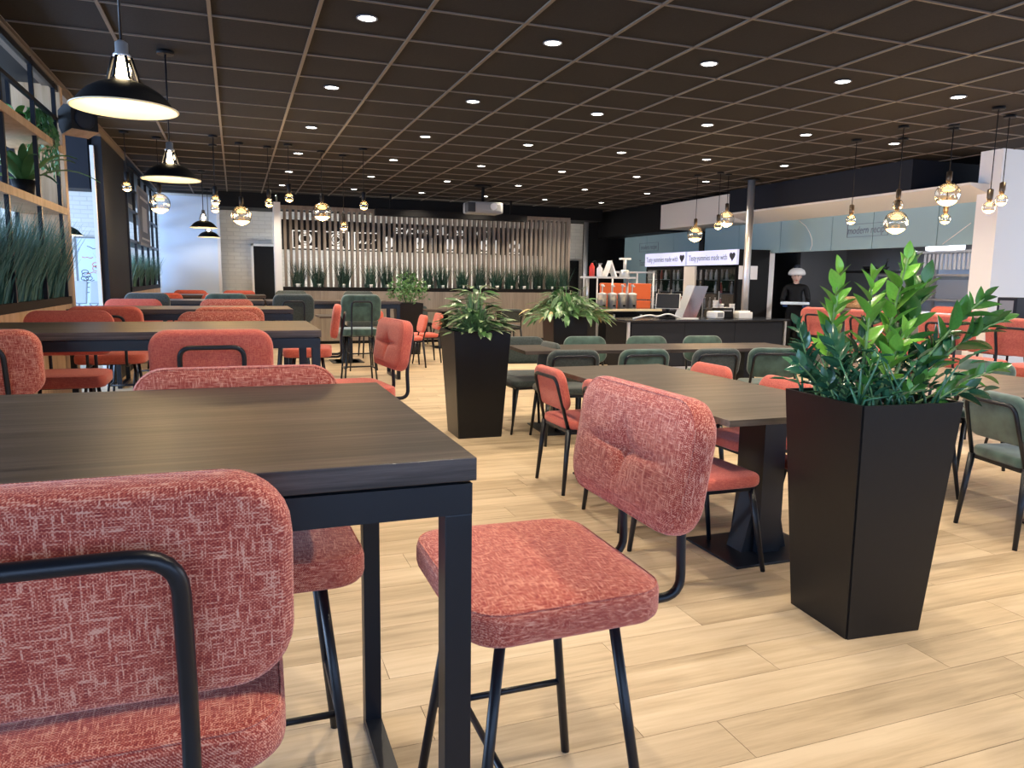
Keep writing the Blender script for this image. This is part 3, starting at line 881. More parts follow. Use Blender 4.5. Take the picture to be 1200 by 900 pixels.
def stool(label, x, y, rot, kind=ST_R, s=1.0, group=None, name='bar_stool', cat='bar stool', zs=1.0):
    t = thing(name, label, cat, (x, y, 0), rot, group)
    t.scale = (s, s, zs)
    q = add_mesh('seat', kind['seat'], t, (0, 0, 0.66)); add_mesh('piping', kind['seat_piping'], q)
    b = add_mesh('backrest', kind['backrest'], t); b.matrix_local = back_m4(); add_mesh('piping', kind['back_piping'], b)
    for me in st_leg: add_mesh('leg', me, t)
    add_mesh('foot_rest', st_rest, t); add_mesh('back_frame', st_bf, t); add_mesh('seat_frame', st_sf, t)
    return t

GS = 'coral bar stools around the bar tables'
UP, DN, RT, LF = 0.0, PI, -PI / 2, PI / 2      # facing +y, -y, +x, -x
stool('coral tweed bar stool largest in view, seen from behind at the nearest bar table', -0.215, 1.30, UP, group=GS)
stool('coral tweed bar stool across the nearest bar table, its backrest rim just above the top', 0.0, 1.93, DN, group=GS)
stool('orange-lit coral bar stool angled at the end of the nearest bar table, seat fully visible', 0.635, 1.575, LF, group=GS)
stool('pink coral bar stool with black back tube centred before the second bar table', -0.115, 4.08, UP, ST_RS, 1.0, GS)
stool('pink tweed bar stool cut off by the frame edge before the second bar table', -1.12, 4.22, UP, ST_R, 1.0, GS)
stool('red bar stool under the second bar table edge, closest to the shelf divider', -1.09, 5.62, DN, ST_RS, 1.0, GS)
stool('coral bar stool with only its top rim above the middle of the second bar table', -0.12, 5.42, DN, ST_R, 1.0, GS)
stool('red bar stool with black back tube before the third bar table by the grass divider', -0.99, 7.02, UP, ST_RS, 1.0, GS)
stool('coral bar stool with its back to the middle of the third bar table', -0.06, 6.88, UP, ST_R, 1.0, GS)
stool('red bar stool rim behind the third bar table by the shelf divider', -1.02, 8.50, DN, ST_RS, 1.0, GS)
stool('coral bar stool rim behind the middle of the third bar table', -0.10, 8.50, DN, ST_R, 1.0, GS)
stool('orange coral bar stool at the end of the second bar table, tufted front showing', 0.64, 4.62, LF + 0.12, ST_RS, 1.0, GS)
stool('orange coral bar stool seen edge-on at the end of the third bar table', 0.62, 7.25, LF - 0.12, ST_RS, 0.95, GS)
GG = 'green bar stools at the far bar tables'
stool('dark green bar stool nearest the navy column at the far bar tables', -0.93, 9.45, UP, ST_GG, 0.84, GG, zs=1.05)
stool('mottled green bar stool second from the navy column at the far bar tables', -0.11, 9.45, UP, ST_G, 0.84, GG, zs=1.05)
stool('grey-green bar stool with black tube before the screen end post', 0.62, 9.25, UP, ST_GG, 0.84, GG, zs=1.05)
stool('mottled green bar stool nearest the end of the far bar tables', 1.40, 9.28, UP, ST_G, 0.86, GG, zs=1.05)
stool('dark green bar stool behind the far bar tables, before the trough', 1.72, 11.1, DN, ST_GG, 0.84, GG, zs=1.05)
stool('second dark green bar stool behind the far bar tables, below the grass tufts', 0.75, 11.1, DN, ST_GG, 0.84, GG, zs=1.05)
GF = 'red bar stools at the farthest bar tables'
for lb, x, y, r in (('red bar stool at the farthest table, nearest the second grass divider', -1.0, 12.1, UP), ('small red bar stool at the farthest table, before the bluish daylit panel', -0.2, 12.1, UP),
                    ('red bar stool rim behind the farthest table, before the bluish daylit panel', -0.75, 14.0, DN), ('red bar stool rim behind the farthest table, before the brick wall', 0.05, 14.0, DN)):
    stool(lb, x, y, r, ST_RS, 1.0, GF)
GH = 'coral stools along the high table by the white pillar'
stool('coral stool nearest along the high table, black back tube showing', 6.22, 4.24, RT, ST_RS, 1.0, GH)
stool('coral stool second along the high table, before the white pillar', 6.25, 4.93, RT, ST_RS, 1.0, GH)
stool('coral stool third along the high table, behind the tall plant', 6.27, 5.85, RT, ST_RS, 1.0, GH)
stool('coral stool fourth along the high table, nearest the kitchen worker', 6.27, 6.50, RT, ST_RS, 1.0, GH)
stool('coral stool across the high table, first beside the white pillar', 7.95, 5.85, LF, ST_RS, 1.0, GH)
stool('coral stool across the high table, second from the white pillar', 7.95, 6.75, LF, ST_RS, 1.0, GH)
stool('coral stool across the high table, cut off by the frame edge', 7.7, 4.75, LF, ST_RS, 1.0, GH)


def bar_table(label, x0, x1, y0, y1, z=1.05, group='dark bar tables on black steel frames', inset=0.0, mids=()):
    t = thing('bar_table', label, 'table', ((x0 + x1) / 2, (y0 + y1) / 2, 0), 0, group)
    w, d = (x1 - x0) / 2, (y1 - y0) / 2
    MB().box((-w, -d, z - 0.040), (w, d, z), bev=0.002).build('tabletop', M['tabletop'], t)
    a, b, f = w - 0.006, d - 0.006, 0.048
    zt, zb = z - 0.046, z - 0.100
    mb = MB().box((-a, -b, zb), (a, -b + f, zt)).box((-a, b - f, zb), (a, b, zt)).box((-a, -b + f, zb), (-a + f, b - f, zt)).box((a - f, -b + f, zb), (a, b - f, zt))
    mb.box((-a + 0.02, -b + 0.02, zt), (a - 0.02, b - 0.02, z - 0.040))
    mb.build('apron', M['steel'], t)
    for sx in (-1, 1):
        for sy in (-1, 1):
            cx, cy = sx * (a - f / 2), sy * (b - f / 2)
            MB().box((cx - f / 2, cy - f / 2, 0), (cx + f / 2, cy + f / 2, zb), bev=0.002).build('leg', M['steel'], t)
        cx = sx * (a - f / 2)
        MB().box((cx - f / 2, -b + f, 0), (cx + f / 2, b - f, 0.03)).build('foot_runner', M['steel'], t)
    for mx in mids:
        MB().box((mx - f / 2, -b, 0), (mx + f / 2, -b + f, zb)).build('leg', M['steel'], t)
    return t
bar_table('nearest dark wood bar table with black steel frame, filling the corner', -1.35, 0.375, 1.18, 2.15)
bar_table('second dark wood bar table from the camera, coral stools on both sides', -1.36, 0.45, 4.38, 5.37)
bar_table('third dark wood bar table, its end against the planter divider', -1.37, 0.50, 7.30, 8.15)
bar_table('far dark bar table with green stools, next to the navy column', -1.37, 0.33, 9.85, 10.65)
bar_table('far dark bar table with green stools, before the slatted screen', 0.35, 2.05, 9.85, 10.60)
bar_table('farthest dark bar table, before the bluish daylit panel', -1.3, 0.45, 12.7, 13.5)
bar_table('high dark table by the white pillar with coral stools', 6.72, 7.45, 3.7, 7.0, 1.05, 'dark bar tables on black steel frames')

# ---------------- low dining chairs
def chair_meshes(fab):
    return {'seat': MB().pad(0.45, 0.44, 0.055, 0.09, 0.02, 0.008, 0, 0.04).mesh('chair_seat', fab),
            'backrest': MB().pad(0.45, 0.27, 0.05, 0.085, 0.02, 0.006, 0.0).mesh('chair_backrest', fab)}
CH_R, CH_G, CH_GG = (chair_meshes(M[k]) for k in ('redsmooth', 'green', 'greengrey'))
ch_front = [MB().tube([(s * 0.185, 0.165, 0.405), (s * 0.215, 0.235, 0.0)], [0.016, 0.011], 10).mesh('chair_leg', M['steel']) for s in (1, -1)]
ch_rear = [MB().tube([(s * 0.195, -0.20, 0.42), (s * 0.222, -0.238, 0.0)], [0.019, 0.012], 10).mesh('chair_leg', M['steel']) for s in (1, -1)]
ch_bf = MB().tube(fold([(-0.195, -0.20, 0.41), (-0.175, -0.285, 0.745), (0.175, -0.285, 0.745), (0.195, -0.20, 0.41)], 0.05, 6), 0.0115, 10).mesh('chair_back_frame', M['steel'])
ch_sf = MB().box((-0.195, -0.20, 0.395), (-0.165, 0.18, 0.415)).box((0.165, -0.20, 0.395), (0.195, 0.18, 0.415)).box((-0.165, 0.15, 0.395), (0.165, 0.18, 0.415)).box((-0.165, -0.205, 0.395), (0.165, -0.18, 0.415)).mesh('chair_seat_frame', M['steel'])
def chair(label, x, y, rot, kind, s=1.0, group=None):
    t = thing('dining_chair', label, 'chair', (x, y, 0), rot, group)
    if s != 1: t.scale = (s, s, 1)
    add_mesh('seat', kind['seat'], t, (0, 0, 0.443))
    b = add_mesh('backrest', kind['backrest'], t); b.matrix_local = back_matrix(-0.235, 0.665, math.radians(13))
    for me in ch_front + ch_rear: add_mesh('leg', me, t)
    add_mesh('back_frame', ch_bf, t); add_mesh('seat_frame', ch_sf, t)
    return t
GA = 'coral chairs around the low table behind the tall planter'
chair('coral dining chair fully visible in the aisle, farthest of three on that table side', 2.14, 4.40, RT, CH_R, 1.0, GA)
chair('coral dining chair mostly hidden behind the tufted stool back', 2.14, 3.66, RT, CH_R, 1.0, GA)
chair('coral dining chair whose seat shows beside the tufted stool back', 2.06, 2.96, RT, CH_R, 1.0, GA)
chair('coral dining chair across the low table, farther of the two rims', 2.80, 4.30, LF, CH_R, 1.0, GA)
chair('coral dining chair across the low table, rim nearer the tall planter', 2.80, 3.55, LF, CH_R, 1.0, GA)
chair('coral dining chair across the low table, almost hidden by the tall planter', 2.80, 2.85, LF, CH_R, 1.0, GA)
GB = 'green chairs along the long low table before the counter'
chair('grey-green dining chair first in the front row, next to the middle planter', 2.58, 5.72, UP - 0.1, CH_GG, 1.0, GB)
chair('mottled green dining chair second in the front row before the counter', 3.20, 5.66, UP - 0.1, CH_G, 1.0, GB)
chair('grey-green dining chair third in the front row before the counter', 3.86, 5.58, UP - 0.1, CH_GG, 1.0, GB)
chair('mottled green dining chair turned aside at the end of the front row', 4.50, 5.50, UP - 0.45, CH_G, 1.0, GB)
for lb, x, y, kd in (('grey-green dining chair rim behind the long low table, beside the middle planter', 2.62, 6.62, CH_GG), ('green dining chair rim behind the long low table, before the small dark planter', 3.27, 6.55, CH_G),
                     ('green dining chair rim behind the long low table, before the counter corner', 3.94, 6.48, CH_G), ('pale green dining chair rim behind the long low table, before the counter front', 4.58, 6.42, CH_G)):
    chair(lb, x, y, DN - 0.1, kd, 1.0, GB)
chair('grey-green dining chair standing sideways at the end of the long low table', 2.44, 6.22, LF, CH_GG, 0.9, GB)
GCC = 'green chairs around the low table by the frame edge'
chair('mottled green dining chair with seat visible beside the tall planter', 4.02, 2.72, RT - 0.25, CH_G, 1.0, GCC)
chair('green dining chair behind the tall planter corner', 4.05, 3.55, RT, CH_G, 1.0, GCC)
chair('green dining chair rim across the low table at the frame edge', 5.05, 3.05, LF, CH_G, 1.0, GCC)
chair('pale green dining chair rim across the low table behind the plant', 5.05, 4.0, LF, CH_G, 1.0, GCC)

def low_table(label, x0, x1, y0, y1, rot=0.0, along='y', seams=0, group='low dark tables on black pedestals'):
    cx, cy = (x0 + x1) / 2, (y0 + y1) / 2
    w, d = (x1 - x0) / 2, (y1 - y0) / 2
    t = thing('dining_table', label, 'table', (cx, cy, 0), rot, group)
    z = 0.75
    if along == 'x':
        n = seams + 1
        for i in range(n):
            a, b = -w + 2 * w * i / n, -w + 2 * w * (i + 1) / n
            MB().box((a + .0015, -d, z - 0.030), (b - .0015, d, z), bev=0.002).build('tabletop', M['tabletop'], t)
    else:
        MB().box((-w, -d, z - 0.030), (w, d, z), bev=0.002).build('tabletop', M['tabletop_y'], t)
    for s_ in (-1, 1):
        px, py = (s_ * (w - 0.42), 0) if along == 'x' else (0.0, s_ * (d - 0.33))
        p = MB()
        hx, hy = (0.06, 0.09) if along == 'x' else (0.065, 0.10)
        p.box((px - hx, py - hy, 0.012), (px + hx, py + hy, z - 0.04))
        for q in (-1, 1):
            if along == 'x': p.prism([(py + q * hy, 0.012), (py + q * (hy + 0.07), 0.012), (py + q * hy, 0.30)], 0, px - hx * .6, px + hx * .6)
            else: p.prism([(px + q * hx, 0.012), (px + q * (hx + 0.07), 0.012), (px + q * hx, 0.30)], 1, py - hy * .6, py + hy * .6)
        p.build('pedestal', M['steel'], t)
        bx, by = (0.22, 0.28) if along == 'x' else (0.28, 0.22)
        MB().box((px - bx, py - by, 0), (px + bx, py + by, 0.012), bev=0.003).build('base_plate', M['steel'], t)
        MB().box((px - bx * .8, py - by * .8, z - 0.042), (px + bx * .8, py + by * .8, z - 0.030)).build('top_plate', M['steel'], t)
    return t
low_table('dark wood low table behind the tufted stool, coral chairs along both sides', 2.02, 2.92, 2.69, 4.77)
low_table('long dark wood low table with green chairs before the counter', 2.32, 5.06, 5.78, 6.38, math.radians(-5), 'x', 1)
low_table('brown low table at the frame edge behind the tall plant', 4.03, 4.95, 2.35, 4.45)
GFAR = 'small dark tables far off before the slatted screen'
low_table('small far dark table before the slatted screen, beside the middle planter', 3.45, 4.3, 14.1, 14.8, 0, 'x', 0, GFAR)
low_table('small far dark table before the slatted screen, beyond the middle plant', 4.7, 5.5, 14.1, 14.8, 0, 'x', 0, GFAR)
low_table('small far dark table beyond the far bar table end, with coral chairs', 1.2, 2.1, 11.9, 12.6, 0, 'x', 0, GFAR)
GFC = 'far chairs before the slatted screen'
chair('far grey-green chair at the small table beside the middle planter, nearer the aisle', 3.5, 14.95, DN, CH_GG, 1, GFC)
chair('far grey-green chair at the small table beside the middle planter, farther from the aisle', 4.25, 13.75, UP, CH_GG, 1, GFC)
chair('far grey-green chair at the table beyond the middle plant', 5.0, 13.8, UP, CH_GG, 1, GFC)
chair('far coral chair edge-on beside the far planter, its twin just beyond', 2.45, 11.3, LF, CH_R, 1, GFC)
chair('far coral chair edge-on beyond its twin by the far planter', 2.85, 11.9, LF, CH_R, 1, GFC)
chair('far coral chair with seat showing under the far bar table', 2.2, 12.9, DN, CH_R, 1, GFC)

# ================================================================== PLANTERS AND PLANTS
def planter_body(t, top, bot, h, wall=0.012):
    a, b = top / 2, bot / 2
    mb = MB(); bm = mb.bm
    def ring(r, z): return [bm.verts.new((sx * r, sy * r, z)) for sx, sy in ((-1, -1), (1, -1), (1, 1), (-1, 1))]
    R1, R2, R3, R4 = ring(b, 0), ring(a, h), ring(a - wall, h), ring(a - wall - 0.01, h - 0.09)
    bm.faces.new(R1[::-1])
    for A, B in ((R1, R2), (R2, R3), (R3, R4)):
        for i in range(4): bm.faces.new((A[i], A[(i + 1) % 4], B[(i + 1) % 4], B[i]))
    bm.faces.new(R4)
    es = [e for e in bm.edges if abs((e.verts[0].co.z - e.verts[1].co.z)) > h * 0.8]
    bmesh.ops.bevel(bm, geom=es, offset=0.006, segments=2, affect='EDGES')
    mb.build('pot', M['planter'], t)
    q = a - wall - 0.012
    MB().box((-q, -q, h - 0.089), (q, q, h - 0.06)).build('soil', M['soil'], t)

def leaf_mesh(name, mat, L=1.0, W=0.4, droop=0.25, fold_=0.25, sharp=1.0, n=6):
    """leaf along +y from the origin, length 1, midrib at x=0"""
    mb = MB(); bm = mb.bm
    rows = []
    for i in range(n + 1):
        t = i / n
        w = W * (math.sin(PI * min(1, t ** 0.75)) ** sharp) * 0.5 if 0 < i < n else (0.02 if i == 0 else 0.0)
        z = -droop * t * t
        y = L * t
        if i == n:
            rows.append([bm.verts.new((0, y, z))])
        else:
            rows.append([bm.verts.new((-w, y, z + fold_ * w)), bm.verts.new((0, y, z)), bm.verts.new((w, y, z + fold_ * w))])
    for A, B in zip(rows, rows[1:]):
        if len(B) == 3:
            for k in (0, 1):
                f = bm.faces.new((A[k], A[k + 1], B[k + 1], B[k])); f.smooth = True
        else:
            for k in (0, 1):
                f = bm.faces.new((A[k], A[k + 1], B[0])); f.smooth = True
    return mb.mesh(name, mat)

def orient(pos, d, upv, L):
    """matrix placing leaf: +y along d, +z near upv"""
    y = d.normalized()
    x = y.cross(upv)
    if x.length < 1e-3: x = Vector((1, 0, 0))
    x.normalize()
    z = x.cross(y)
    Mx = Matrix((x * L, y * L, z * L)).transposed().to_4x4()
    Mx.translation = pos
    return Mx

ZZ = {k: leaf_mesh('zz_leaf', M[k], 1, 0.52, 0.16, 0.35, 0.8) for k in ('zz_bright', 'zz_mid', 'zz_dark')}
def zz_stem(t, base, tip, mk, n, L0, sag=0.12, r=0.0085, start=0.35, seed=0, flat=False):
    rg = random.Random(seed)
    base, tip = Vector(base), Vector(tip)
    mid = (base + tip) / 2 + Vector((0, 0, sag * (tip - base).length))
    pts = []
    for i in range(13):
        u = i / 12
        pts.append((1 - u) ** 2 * base + 2 * u * (1 - u) * mid + u * u * tip)
    st = MB().tube(pts, [r * (1 - 0.65 * i / 12) for i in range(13)], 7).build('stem', M['zz_stem'], t)
    for i in range(n):
        u = start + (1 - start) * i / max(1, n - 1)
        k = min(11, int(u * 12)); f = u * 12 - k
        p = pts[k].lerp(pts[k + 1], f)
        tan = (pts[k + 1] - pts[k]).normalized()
        side = tan.cross(Vector((0.35, 0.94, 0.0)))
        if side.length < 0.1: side = tan.cross(Vector((1, 0, 0)))
        side.normalize()
        dep = tan.cross(side).normalized()
        sg = 1 if i % 2 else -1
        ang = rg.uniform(0.35, 0.8) * (1 - 0.75 * max(0, u - 0.8) / 0.2)
        out = (side * sg * rg.uniform(0.7, 1.0) + dep * rg.uniform(-0.7, 0.7)).normalized()
        d = tan * math.cos(ang) + out * math.sin(ang)
        L = L0 * rg.uniform(0.8, 1.2) * (0.75 + 0.5 * math.sin(PI * min(1, u)))
        o = add_mesh('leaf', ZZ[mk], st)
        upv = (tan * rg.uniform(.4, 1) + dep * rg.uniform(-.8, .8) + Vector((0, 0, 0.5)))
        o.matrix_local = orient(p, d, upv, L)

PXM = 0.00330
def at_px(px, py, depth=0.0):
    """offset from the planter centre: px right of 1025, py above 455, in metres"""
    dx, dz = (px - 1025) * PXM, (455 - py) * PXM
    return Vector((dx * 0.938 + depth * 0.347, -dx * 0.347 + depth * 0.938, 0.92 + dz))
zz = thing('potted_plant', 'tall tapered black planter nearest the camera with a glossy upright plant', 'plant', (2.335, 2.235, 0), math.radians(-4.5))
planter_body(zz, 0.455, 0.345, 0.92)
stems = [
 # base px, tip px, depth0, depth1, material, leaves, leaf size
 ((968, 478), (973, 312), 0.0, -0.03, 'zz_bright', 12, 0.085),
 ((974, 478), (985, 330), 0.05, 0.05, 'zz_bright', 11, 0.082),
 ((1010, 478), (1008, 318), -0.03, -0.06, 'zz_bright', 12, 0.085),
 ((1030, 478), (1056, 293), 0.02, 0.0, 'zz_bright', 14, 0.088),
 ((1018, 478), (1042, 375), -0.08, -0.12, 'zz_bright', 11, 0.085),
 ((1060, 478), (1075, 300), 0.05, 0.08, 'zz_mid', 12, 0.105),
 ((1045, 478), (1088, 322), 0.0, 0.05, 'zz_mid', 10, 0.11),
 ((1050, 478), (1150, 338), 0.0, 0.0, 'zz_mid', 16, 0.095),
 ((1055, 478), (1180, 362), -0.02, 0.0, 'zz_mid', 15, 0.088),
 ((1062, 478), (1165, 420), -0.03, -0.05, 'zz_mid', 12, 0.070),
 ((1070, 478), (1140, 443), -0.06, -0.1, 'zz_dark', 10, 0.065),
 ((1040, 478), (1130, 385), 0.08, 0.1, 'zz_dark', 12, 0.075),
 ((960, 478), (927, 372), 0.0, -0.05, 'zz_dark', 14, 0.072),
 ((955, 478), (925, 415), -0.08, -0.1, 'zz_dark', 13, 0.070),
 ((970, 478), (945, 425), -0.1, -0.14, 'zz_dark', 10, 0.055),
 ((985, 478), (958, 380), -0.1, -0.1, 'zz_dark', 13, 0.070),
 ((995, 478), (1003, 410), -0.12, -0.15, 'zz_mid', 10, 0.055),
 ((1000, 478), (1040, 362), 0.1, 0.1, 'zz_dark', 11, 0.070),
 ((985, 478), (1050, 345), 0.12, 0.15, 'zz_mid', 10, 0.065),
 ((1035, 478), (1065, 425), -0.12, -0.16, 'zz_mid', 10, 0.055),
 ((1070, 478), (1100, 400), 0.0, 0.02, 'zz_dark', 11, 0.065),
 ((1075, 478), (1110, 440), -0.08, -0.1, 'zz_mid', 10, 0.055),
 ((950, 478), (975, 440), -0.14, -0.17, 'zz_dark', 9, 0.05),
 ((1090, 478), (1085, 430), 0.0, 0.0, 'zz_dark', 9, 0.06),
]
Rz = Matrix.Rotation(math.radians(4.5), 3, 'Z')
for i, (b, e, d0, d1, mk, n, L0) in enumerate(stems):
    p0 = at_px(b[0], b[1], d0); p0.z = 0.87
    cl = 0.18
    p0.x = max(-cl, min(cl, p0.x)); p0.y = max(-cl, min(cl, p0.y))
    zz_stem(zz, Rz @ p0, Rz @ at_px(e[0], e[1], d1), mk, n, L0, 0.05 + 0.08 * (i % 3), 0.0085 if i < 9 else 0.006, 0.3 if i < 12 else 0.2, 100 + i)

rg = random.Random(77)
mb = MB(); bm = mb.bm
for i in range(170):                                  # dense low understorey of small leaves and stalks
    x, y = rg.uniform(-.19, .19), rg.uniform(-.19, .19)
    a = rg.uniform(0, 2 * PI)
    tip = Vector((x + .10 * math.cos(a), y + .10 * math.sin(a), 0.93 + rg.uniform(0.0, 0.17)))
    if i < 60: mb.tube([(x, y, .86), (x + .02 * math.cos(a), y + .02 * math.sin(a), .93), tip], [.006, .005, .003], 5)
    d = Vector((math.cos(a), math.sin(a), rg.uniform(-.1, 1.0))).normalized(); s_ = d.cross(Vector((0, 0, 1))).normalized(); u_ = s_.cross(d)
    L = rg.uniform(.05, .085)
    c = [tip, tip + d * L * .3 + s_ * L * .2 + u_ * .008, tip + d * L * .7 + s_ * L * .19 + u_ * .008, tip + d * L, tip + d * L * .7 - s_ * L * .19 + u_ * .008, tip + d * L * .3 - s_ * L * .2 + u_ * .008]
    v = [bm.verts.new(p) for p in c]
    bm.faces.new((v[0], v[1], v[2], v[3])); bm.faces.new((v[0], v[3], v[4], v[5]))
tag(mb.build('low_foliage', M['zz_dark'], zz), kind='stuff')

def bushy(t, h, n, mats, rad, height, Lr, seed, droop=0.6, wid=0.36, special=()):
    r = random.Random(seed)
    mes = [leaf_mesh('leaf', M[k], 1, wid, 0.25, 0.2, 0.9) for k in mats]
    sp = [leaf_mesh('leaf', M[k], 1, wid, 0.35, 0.2, 0.9) for k in special]
    pet = MB()
    for i in range(n):
        a = r.uniform(0, 2 * PI)
        u = r.random() ** 0.6
        hz = height * (1.0 - 0.75 * u ** 1.5) * r.uniform(0.55, 1.05)
        rr_ = rad * u
        tip = Vector((rr_ * math.cos(a), rr_ * math.sin(a), h + hz - 0.05 - 0.04 * u))
        b = Vector((tip.x * 0.25, tip.y * 0.25, h - 0.06))
        mid = (b + tip) / 2 + Vector((0, 0, 0.05))
        pet.tube([b, mid.lerp(b, .3) , mid.lerp(tip, .5), tip], [0.006, 0.005, 0.004, 0.003], 5)
        out = Vector((math.cos(a + r.uniform(-.5, .5)), math.sin(a + r.uniform(-.5, .5)), r.uniform(-droop, 0.5 * (1 - u) + 0.25)))
        L = r.uniform(*Lr)
        use_sp = special and u > 0.8 and r.random() < 0.12
        o = add_mesh('leaf', r.choice(sp if use_sp else mes), t)
        o.matrix_local = orient(tip, out, Vector((r.uniform(-.3, .3), r.uniform(-.3, .3), 1)), L)
    pet.build('stems', M['zz_stem'], t)

p2 = thing('potted_plant', 'middle tapered black planter in the aisle with pale variegated leaves', 'plant', (1.935, 6.18, 0), math.radians(-1))
planter_body(p2, 0.50, 0.385, 0.92)
bushy(p2, 0.92, 170, ('dieff', 'dieff', 'dieff2'), 0.25, 0.44, (0.11, 0.18), 5, 0.15)
p3 = thing('potted_plant', 'dark planter with a full drooping leafy plant beside the counter', 'plant', (3.86, 8.55, 0), math.radians(-5))
planter_body(p3, 0.46, 0.36, 0.92)
bushy(p3, 0.92, 220, ('dieff2', 'dieff2', 'dieff'), 0.50, 0.40, (0.13, 0.22), 8, 0.8, 0.34, ('yellowleaf',))
p4 = thing('potted_plant', 'far small black planter with dense light green foliage before the slatted screen', 'plant', (2.9, 13.3, 0), 0)
planter_body(p4, 0.46, 0.36, 0.92)
rg = random.Random(4)
mb = MB()
for i in range(520):
    a, u, v = rg.uniform(0, 2 * PI), rg.random() ** 0.5, rg.random()
    c = Vector((0.36 * u * math.cos(a), 0.36 * u * math.sin(a), 0.95 + 0.52 * v * (1 - 0.45 * u * u)))
    d = Vector((rg.uniform(-1, 1), rg.uniform(-1, 1), rg.uniform(-.3, 1))).normalized()
    s_ = d.cross(Vector((rg.uniform(-1, 1), rg.uniform(-1, 1), 0.3))).normalized()
    L = rg.uniform(0.05, 0.09)
    mb.poly([c, c + d * L * .5 + s_ * L * .22, c + d * L, c + d * L * .5 - s_ * L * .22])
for i in range(14):
    a = rg.uniform(0, 2 * PI)
    mb.tube([(0.05 * math.cos(a), 0.05 * math.sin(a), 0.86), (0.2 * math.cos(a), 0.2 * math.sin(a), 1.25)], 0.006, 5)
tag(mb.build('foliage', M['fern'], p4), kind='stuff')

# ================================================================== SHELF DIVIDERS
dv = thing('shelf_divider', 'tall open shelf divider of black steel and oak beside the bar tables', 'shelf', (-1.4, 0, 0))
y0, y1 = 3.2, 7.86
DX = -0.36
MB().box((DX + 0.01, y0 + 0.02, 0.02), (-0.02, y1 - 0.1, 1.08)).build('box_core', M['black'], dv)
ob = [y0 + (y1 - 0.10 - y0) * i / 6 for i in range(7)]
for a, b in zip(ob, ob[1:]):
    MB().box((-0.02, a + 0.002, 0.04), (-0.002, b - 0.002, 1.085)).build('panel', M['oak'], dv)
MB().box((DX, y0, 1.085), (0.0, y1 - 0.1, 1.15)).build('trough_edge', M['black'], dv)
MB().box((DX, y1 - 0.11, 0), (0.012, y1, 2.98), bev=0.004).build('end_post', M['oak'], dv)
for z, nm in ((1.90, 'oak_shelf'), (2.43, 'oak_shelf')):
    MB().box((DX, y0, z - 0.03), (0.01, y1 - 0.11, z + 0.03)).build(nm, M['oak'], dv)
for yv in (4.2, 5.1, 5.95, 6.85, 7.62):
    MB().box((-0.03, yv - 0.015, 1.15), (0.0, yv + 0.015, 2.98)).build('upright', M['steel'], dv)
    MB().box((DX, yv - 0.015, 1.15), (DX + 0.03, yv + 0.015, 2.98)).build('upright', M['steel'], dv)
MB().box((-0.03, y0, 2.92), (0, y1 - .11, 2.97)).box((-0.03, y0, 2.66), (0, y1 - .11, 2.69)).build('top_rail', M['steel'], dv)
MB().box((DX + .01, 5.97, 1.94), (DX + .03, 6.84, 2.40)).box((DX + .01, 5.1, 1.94), (DX + .03, 5.94, 2.40)).build('back_panel', M['ltgrey'], dv)

gr1 = blades(7500, 0.14, 2.1, 0.35, 0.72, 0.013, 0.30, 11).build('tall_grass', M['grass'])
gr1.location = (-1.575, 5.55, 1.10); tag(gr1, 'long bed of tall blue-green grass in the near shelf divider', 'grass', kind='stuff')
dv2 = thing('shelf_divider', 'second shelf divider past the navy column, white panels and black frames', 'shelf', (-1.42, 0, 0))
y2, y3 = 12.2, 16.6
MB().box((-0.36, y2, 0), (-0.02, y3, 1.10)).build('box_core', M['black'], dv2)
for i in range(5):
    a = y2 + (y3 - y2) * i / 5
    MB().box((-0.02, a + .002, .03), (-0.002, a + (y3 - y2) / 5 - .002, 1.10)).build('panel', M['oak'], dv2)
MB().box((-0.36, y2, 1.10), (0, y3, 1.17)).build('trough_edge', M['black'], dv2)
for i in range(6):
    yv = y2 + 0.03 + (y3 - y2 - .06) * i / 5
    MB().box((-0.04, yv - .025, 1.17), (0, yv + .025, 2.96)).build('upright', M['steel'], dv2)
for z in (1.85, 2.3, 2.62, 2.93):
    MB().box((-0.3, y2, z - .02), (0, y3, z + .02)).build('shelf_board', M['steel'], dv2)
for i in range(4):
    a = y2 + 0.05 + (y3 - y2) * i / 5
    MB().box((-0.34, a + .03, 2.32 if i % 2 else 1.87), (-0.31, a + .80, 2.93)).build('back_panel', M['warmwhite'], dv2)
gr2 = blades(3000, 0.13, 2.0, 0.30, 0.60, 0.015, 0.3, 12).build('tall_grass', M['grass'])
gr2.location = (-1.6, 14.4, 1.12); tag(gr2, 'bed of grass in the second shelf divider past the navy column', 'grass', kind='stuff')
# poster hanging on the second divider
po = thing('hanging_poster', 'grey framed poster hanging on the second shelf divider', 'poster', (-1.40, 14.0, 0))
MB().box((-0.012, -0.75, 1.82), (0.012, 0.75, 2.74)).build('board', M['grey'], po)
MB().box((0.012, -0.70, 1.87), (0.015, 0.70, 2.69)).build('print', M['greyink'], po)
mb = MB().box((0.015, -0.35, 2.05), (0.017, 0.3, 2.45)).box((.015, -.55, 2.56), (.017, .55, 2.60)).box((.015, -.55, 1.92), (.017, .55, 1.95))
mb.build('print_marks', M['ltgrey'], po)

